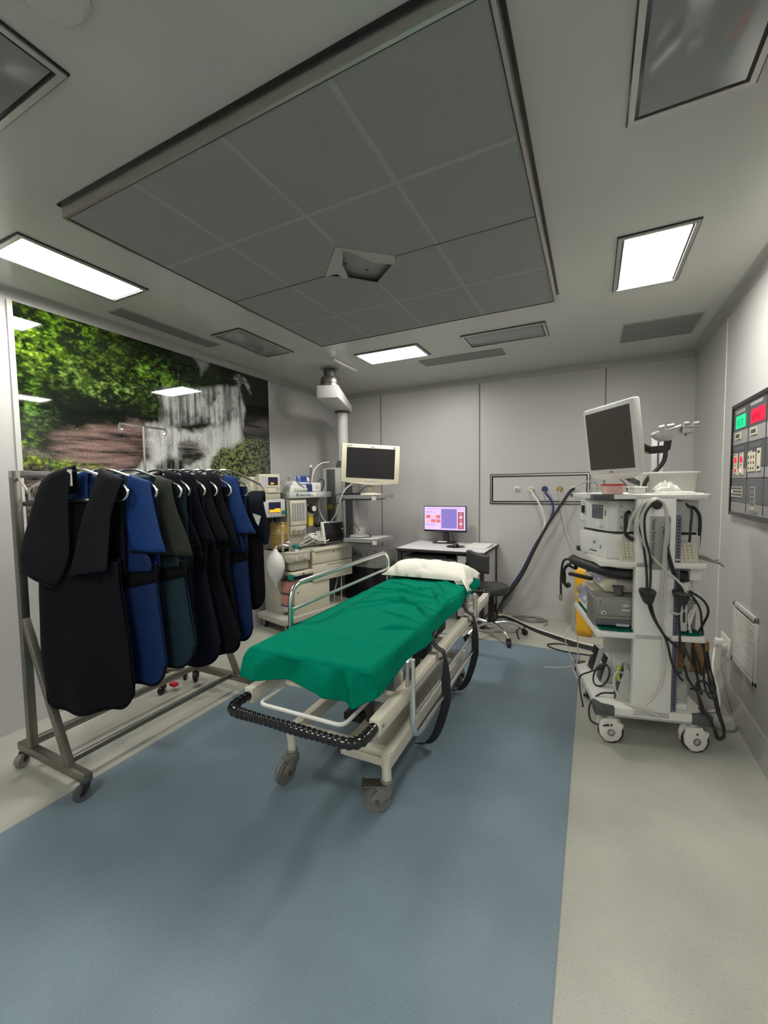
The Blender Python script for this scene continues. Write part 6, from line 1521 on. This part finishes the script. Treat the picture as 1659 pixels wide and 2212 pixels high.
# --- base shelf: foot pedals, canister, bottles
ZB = .216
def pedal(x, y, yaw, lab, h=.155, w=.085, green=False):
    fr2 = Fr(K.w((x, y, 0)).x, K.w((x, y, 0)).y, 13+yaw)
    t = thing('foot_pedal', lab, 'foot pedal', (0, 0, ZB), fr2, 'foot pedals on the trolley base')
    mb = MB(); mb.prism([(-.012, ZB), (.09, ZB), (.10, ZB+.03), (.055, ZB+h), (.03, ZB+h)], -w/2, w/2, 'y', .004); part('case', mb, M['milky'] if green else M['grey_light'], t)
    mb = MB(); mb.prism([(-.016, ZB+.004), (-.010, ZB+.004), (.031, ZB+h-.004), (.026, ZB+h)], -w/2+.004, w/2-.004, 'y', .001); part('face', mb, M['screen'], t, 'black face')
    mb = MB(); mb.cyl((.012, w*.2, ZB+h*.62), (.004, w*.2, ZB+h*.62+.004), .008, n=14); part('button', mb, M['white_plastic'], t)
pedal(.085, .50, 8, 'black and white upright pedal unit far back on the trolley base')
pedal(.10, .345, 2, 'black and white upright pedal unit in the middle of the trolley base', .16)
pedal(.135, .135, -14, 'black faced pedal unit with a green plug near the trolley column', .185, .11, True)
mb = MB(); mb.tube(crom([(.13, .09, .405), (.12, .07, .39), (.115, .06, .365), (.125, .05, .345)], 4), .008, 8); mb.sph((.13, .09, .405), .012); solo('green_plug', mb, M['lime'], 'lime green plug dangling over the pedal unit', 'plug', (.12, .07, .34), K)
mb = MB(); mb.cyl((.175, .065, .325), (.175, .055, .325), .022, n=20); solo('green_cap', mb, M['lime'], 'round lime green cap beside the trolley column', 'cap', (.175, .06, .30), K) if False else mb.bm.free()
t = thing('suction_canister', 'clear suction canister lying behind the pedals on the trolley base', 'canister', (.26, .33, ZB), K)
mb = MB(); mb.lathe([(.0, 0), (.065, 0), (.075, .02), (.075, .20), (.06, .225), (.0, .23)], (.15, .33, ZB+.115), (1, -.05, 0), 28); part('body', mb, M['milky'], t)
mb = MB(); mb.lathe([(.0, 0), (.078, 0), (.078, .03), (.0, .03)], (.37, .319, ZB+.115), (1, -.05, 0), 28); part('lid', mb, M['grey_dark'], t)
mb = MB(); mb.box(.20, .36, .26, .40, ZB, ZB+.05, .01); part('cradle', mb, M['grey_light'], t)
t = thing('clear_tub', 'large clear tub under the middle trolley shelf', 'tub', (.28, .47, ZB), K)
mb = MB(); mb.prism([(.16, .415), (.44, .415), (.44, .535), (.16, .535)], ZB, ZB+.30, 'z', .02); part('tub', mb, M['clear'], t)
mb = MB(); mb.box(.15, .45, .408, .541, ZB+.295, ZB+.312, .006); part('lid', mb, M['milky'], t)
t = thing('saline_bottle', 'translucent plastic bottle standing by the perforated rail on the trolley base', 'bottle', (.45, .14, ZB), K)
mb = MB(); mb.lathe([(.0, 0), (.042, 0), (.045, .01), (.045, .11), (.035, .135), (.016, .15), (.016, .165), (.0, .165)], (.445, .14, ZB), n=26); part('bottle', mb, M['milky'], t)
mb = MB(); mb.cyl((.445, .14, ZB+.165), (.445, .14, ZB+.185), .018, n=18); part('cap', mb, M['teal_plastic'], t)
mb = MB(); mb.box(.385, .45, .04, .09, ZB, ZB+.035, .006); solo('white_pack', mb, M['white_plastic'], 'small white pack at the foot of the perforated rail', 'pack', (.41, .06, ZB), K)
t = thing('power_unit', 'upright white panel hung behind the perforated rail on the trolley', 'panel unit', (.43, .06, .64), K)
mb = MB(); mb.box(.405, .445, .05, .072, .648, .912, .004); part('case', mb, M['white_plastic'], t)
mb = MB(); mb.box(.39, .42, .07, .40, .70, .90, .004); part('bracket', mb, M['grey_dark'], t)
t = thing('power_strip', 'white power block fixed under the upper shelf by the wall', 'power strip', (.45, .25, .93), K)
mb = MB(); mb.box(.455, .51, .06, .36, .925, .997, .005); part('block', mb, M['white_plastic'], t)
mb = MB(); mb.box(.40, .45, .10, .15, .86, .91, .005); part('plug', mb, M['black'], t)

# --- tubes and cables hung on the trolley column
def kc(nm, pts, r, m, lab, cat='cable', sm=6, grp=None): return cable(nm, pts, r, m, lab, cat, 8, grp, sm, K)
kc('black_cable', [(.245, -.03, 1.357), (.205, -.028, 1.33), (.178, -.022, 1.25), (.185, -.02, 1.18), (.205, -.02, 1.10), (.218, -.02, 1.0), (.222, -.024, .93), (.222, -.032, .85), (.245, -.03, .76), (.30, -.022, .66), (.355, -.014, .60), (.405, -.02, .56), (.42, .02, .52)], .006, 'cable', 'black cable looped over the knob and down the column through the hook', 'cable')
kc('black_cable', [(.255, -.04, 1.362), (.235, -.045, 1.345), (.20, -.04, 1.28), (.205, -.034, 1.17), (.232, -.03, 1.06), (.236, -.03, .95), (.232, -.04, .86), (.258, -.036, .74), (.318, -.03, .62), (.35, -.02, .50), (.385, -.02, .43), (.41, .0, .40)], .006, 'cable', 'second black cable falling beside the first on the column', 'cable')
kc('black_cable', [(.298, -.02, 1.20), (.312, -.016, 1.10), (.325, -.018, 1.04), (.345, -.02, .97), (.372, -.03, .90), (.378, -.034, .84), (.372, -.03, .76), (.382, -.02, .66), (.395, .0, .55)], .006, 'cable', 'black cable beside the lettered plate running into the second hook', 'cable')
kc('black_cable', [(.312, -.024, 1.12), (.335, -.022, 1.03), (.36, -.025, .95), (.386, -.036, .88), (.392, -.036, .80), (.40, -.02, .72)], .0055, 'cable', 'short black cable next to the blue grey rail', 'cable')
kc('clear_hose', [(.13, -.01, 1.19), (.145, -.02, 1.27), (.185, -.03, 1.335), (.245, -.045, 1.366), (.285, -.045, 1.33), (.302, -.035, 1.24), (.300, -.025, 1.12), (.298, -.02, 1.0), (.292, -.02, .86), (.296, -.02, .74), (.312, -.018, .60), (.315, -.016, .46), (.300, -.014, .36), (.262, -.014, .29), (.225, -.016, .255)], .0075, 'clear_tube', 'clear suction hose looped over the knob and down the whole column', 'hose')
kc('clear_hose', [(.25, -.055, 1.368), (.205, -.045, 1.33), (.170, -.03, 1.22), (.195, -.026, 1.14), (.245, -.024, 1.06), (.31, -.024, .99), (.37, -.03, .93), (.402, -.035, .87), (.398, -.035, .80), (.365, -.03, .765), (.33, -.025, .78)], .0065, 'clear_tube', 'clear hose crossing the lettered plate to the second hook', 'hose')
kc('clear_hose', [(.275, -.05, 1.355), (.300, -.04, 1.29), (.313, -.03, 1.2), (.308, -.02, 1.08), (.312, -.018, .95), (.306, -.018, .82), (.306, -.018, .74)], .007, 'clear_tube', 'second clear hose hanging straight beside the lettering', 'hose')
kc('grey_tube', [(.14, .06, .39), (.10, .03, .40), (.085, .02, .36), (.095, .01, .30), (.135, .0, .25), (.18, -.006, .232), (.23, -.01, .222), (.30, -.016, .20)], .006, 'clear_tube', 'clear tube curling from the pedal unit over the trolley base edge', 'tube')
kc('black_cable', [(.10, .30, .30), (.06, .26, .315), (.02, .27, .29), (-.02, .34, .225), (-.028, .30, .16), (-.03, .2, .10)], .005, 'cable', 'black lead spilling over the trolley base front edge', 'cable')
kc('black_cable', [(.17, .16, .23), (.11, .13, .235), (.05, .12, .232), (.0, .10, .20), (-.025, .08, .15), (-.02, .05, .10), (.02, .02, .095), (.06, .0, .11)], .005, 'cable', 'black lead drooping in a loop over the near trolley corner', 'cable')
pts = []
for k in range(70):
    a = k/70*2*PI*2.4; pts.append((.085+.045*math.cos(a), .26+.03*math.sin(a)+.002*k/7, .275+.06*math.sin(a+.6)))
mb = MB(); mb.tube(pts, .0045, 6); solo('pedal_lead', mb, M['cable'], 'black pedal lead coiled in front of the middle pedal', 'cable', (.085, .26, ZB), K)
kc('clear_line', [(.0, .62, .60), (-.02, .60, .48), (-.07, .58, .40), (-.05, .52, .30), (-.03, .48, .24), (-.13, .46, .222), (-.22, .50, .20)], .0035, 'clear_tube', 'thin clear line dangling over the far trolley base corner', 'tube')
kc('clear_line', [(-.02, .60, .62), (-.01, .58, .50), (.005, .55, .38), (.0, .52, .26), (-.04, .44, .225), (-.03, .36, .20)], .0035, 'clear_tube', 'second thin clear line falling onto the trolley base', 'tube')
# bundle behind the trolley by the wall
random.seed(11)
names = ['black cable loop hanging highest behind the trolley', 'thick black cable arching behind the upper shelf', 'black cable dropping past the brown box behind the trolley', 'long black cable trailing to the far trolley caster', 'black cable coiled low behind the trolley', 'black cable knotted behind the white panel', 'black cable crossing the base shelf at the wall side', 'black cable loop over the base bumper by the wall']
paths = [
 [(.44, .10, 1.335), (.46, .08, 1.30), (.455, .07, 1.22), (.452, .07, 1.14), (.448, .08, 1.05)],
 [(.45, .10, 1.318), (.475, .08, 1.31), (.50, .08, 1.26), (.505, .09, 1.16), (.502, .10, 1.06)],
 [(.47, .10, .86), (.52, .06, .82), (.545, .06, .76), (.53, .08, .68), (.50, .10, .58), (.49, .08, .50), (.50, .06, .42)],
 [(.46, .08, .86), (.50, .05, .78), (.52, .06, .66), (.54, .08, .55), (.55, .06, .44), (.57, .02, .34), (.585, -.0, .24), (.60, -.02, .16), (.575, -.03, .12), (.55, -.02, .17)],
 [(.51, .05, .60), (.535, .03, .50), (.545, .03, .40), (.565, .03, .33), (.575, .03, .36), (.55, .03, .46), (.535, .04, .55), (.53, .05, .40), (.55, .04, .31), (.58, .03, .30)],
 [(.42, .04, .60), (.44, .0, .52), (.47, .0, .47), (.50, .0, .44), (.48, .01, .52), (.46, .02, .58), (.49, .02, .40), (.50, .0, .33)],
 [(.43, .03, .47), (.445, .02, .40), (.48, .0, .34), (.505, -.01, .26), (.50, -.012, .235), (.49, .0, .30), (.485, .02, .38), (.52, .0, .40), (.545, -.01, .33)],
 [(.46, .03, .345), (.50, -.005, .355), (.54, -.02, .34), (.56, -.03, .26), (.585, -.035, .18), (.59, -.035, .13), (.56, -.03, .12), (.54, -.02, .20), (.49, .0, .26)]]
for k, (p_, lab) in enumerate(zip(paths, names)): kc('rear_cable', p_, (.006, .008, .006, .006, .005, .006, .006, .006)[k], 'cable', lab, 'cable', 6, 'cables behind the trolley')
for k in range(3): kc('white_lead', [(.50, .20, .93), (.515-.01*k, .10, .86), (.49-.012*k, .06, .80-.01*k), (.46-.008*k, .04, .72), (.45+.01*k, .05, .66-.02*k)], .004, 'white_plastic', ('first', 'second', 'third')[k]+' white lead hanging from the power block behind the trolley', 'cable', 6, 'white leads behind the trolley')
for k in range(4): kc('grey_lead', [(.44, .10, 1.06+.012*k), (.47, .07, 1.05), (.51, .06, 1.04+.006*k), (.55+.012*k, .05, 1.03-.004*k), (.585+.008*k, .06, 1.04-.012*k)], .0035, 'cable_grey', ('topmost', 'second', 'third', 'lowest')[k]+' thin grey lead sticking out beyond the upper shelf', 'cable', 6, 'grey leads on the upper shelf')

# --- behind the trolley on the floor
t = thing('sharps_bin', 'yellow plastic bin on the floor behind the trolley', 'bin', (-.05, 4.40, 0))
mb = MB()
def bn(u, v):
    a = 2*PI*u; k = 5; s = .070+.024*v
    c_, q = math.cos(a), math.sin(a); f = (abs(c_)**k+abs(q)**k)**(-1/k)
    return Vector((-.055+s*f*c_, 4.40+s*1.15*f*q, .005+.66*v))
mb.grid(bn, 32, 10, True); part('body', mb, M['yellow'], t, thick=.004)
mb = MB(); mb.lathe([(.0, 0), (.098, 0), (.102, .02), (.088, .03), (.0, .03)], (-.055, 4.40, .665), n=32); part('lid', mb, M['yellow'], t)
mb = MB(); mb.box(-.02, .02, 4.29, 4.315, .12, .22, .004); part('latch', mb, M['orange_dark'], t)
mb = MB(); mb.box(-.10, -.02, 4.30, 4.312, .28, .42, .001); part('label_patch', mb, M['orange_dark'], t)
t = thing('cardboard_box', 'brown cardboard box on a white carton behind the trolley by the wall', 'box', (.58, 3.3, .23))
mb = MB(); mb.box(.44, .672, 3.22, 3.46, .232, .44, .003); part('box', mb, M['cardboard'], t)
mb = MB(); mb.box(.545, .575, 3.216, 3.221, .235, .438); part('tape', mb, M['vinyl_tape'], t)
mb = MB(); mb.box(.42, .70, 3.20, 3.50, .0, .2315, .004); solo('white_carton', mb, M['grey_light'], 'pale carton on the floor under the brown cardboard box', 'carton', (.56, 3.35, 0))

# ================================================================== CAMERA, WORLD, VIEW
f_px, yaw, pit, roll = 903.0, math.radians(26.59), math.radians(3.534), math.radians(-.787)
fwv = Vector((-math.sin(yaw)*math.cos(pit), math.cos(yaw)*math.cos(pit), -math.sin(pit)))
r0 = Vector((math.cos(yaw), math.sin(yaw), 0)); u0 = r0.cross(fwv)
rv = r0*math.cos(roll)+u0*math.sin(roll); uv = rv.cross(fwv)
cam = bpy.data.cameras.new('camera'); co = bpy.data.objects.new('camera', cam); COL.objects.link(co)
cam.sensor_fit = 'HORIZONTAL'; cam.sensor_width = 36; cam.lens = f_px/1659*36; cam.clip_start = .02
co.matrix_world = Matrix.Translation((0, 0, 1.45)) @ Matrix((rv, uv, -fwv)).transposed().to_4x4()
sc.camera = co
wd = bpy.data.worlds.new('world'); sc.world = wd; wd.use_nodes = True
wd.node_tree.nodes['Background'].inputs['Color'].default_value = (.5, .5, .48, 1); wd.node_tree.nodes['Background'].inputs['Strength'].default_value = .05
sc.view_settings.view_transform = 'Standard'; sc.view_settings.look = 'None'; sc.view_settings.gamma = 1
sc.view_settings.use_curve_mapping = False; sc.view_settings.exposure = EXPOSURE
sc.cycles.max_bounces = 8; sc.cycles.diffuse_bounces = 5; sc.cycles.glossy_bounces = 4; sc.cycles.transparent_max_bounces = 12; sc.cycles.sample_clamp_indirect = 6
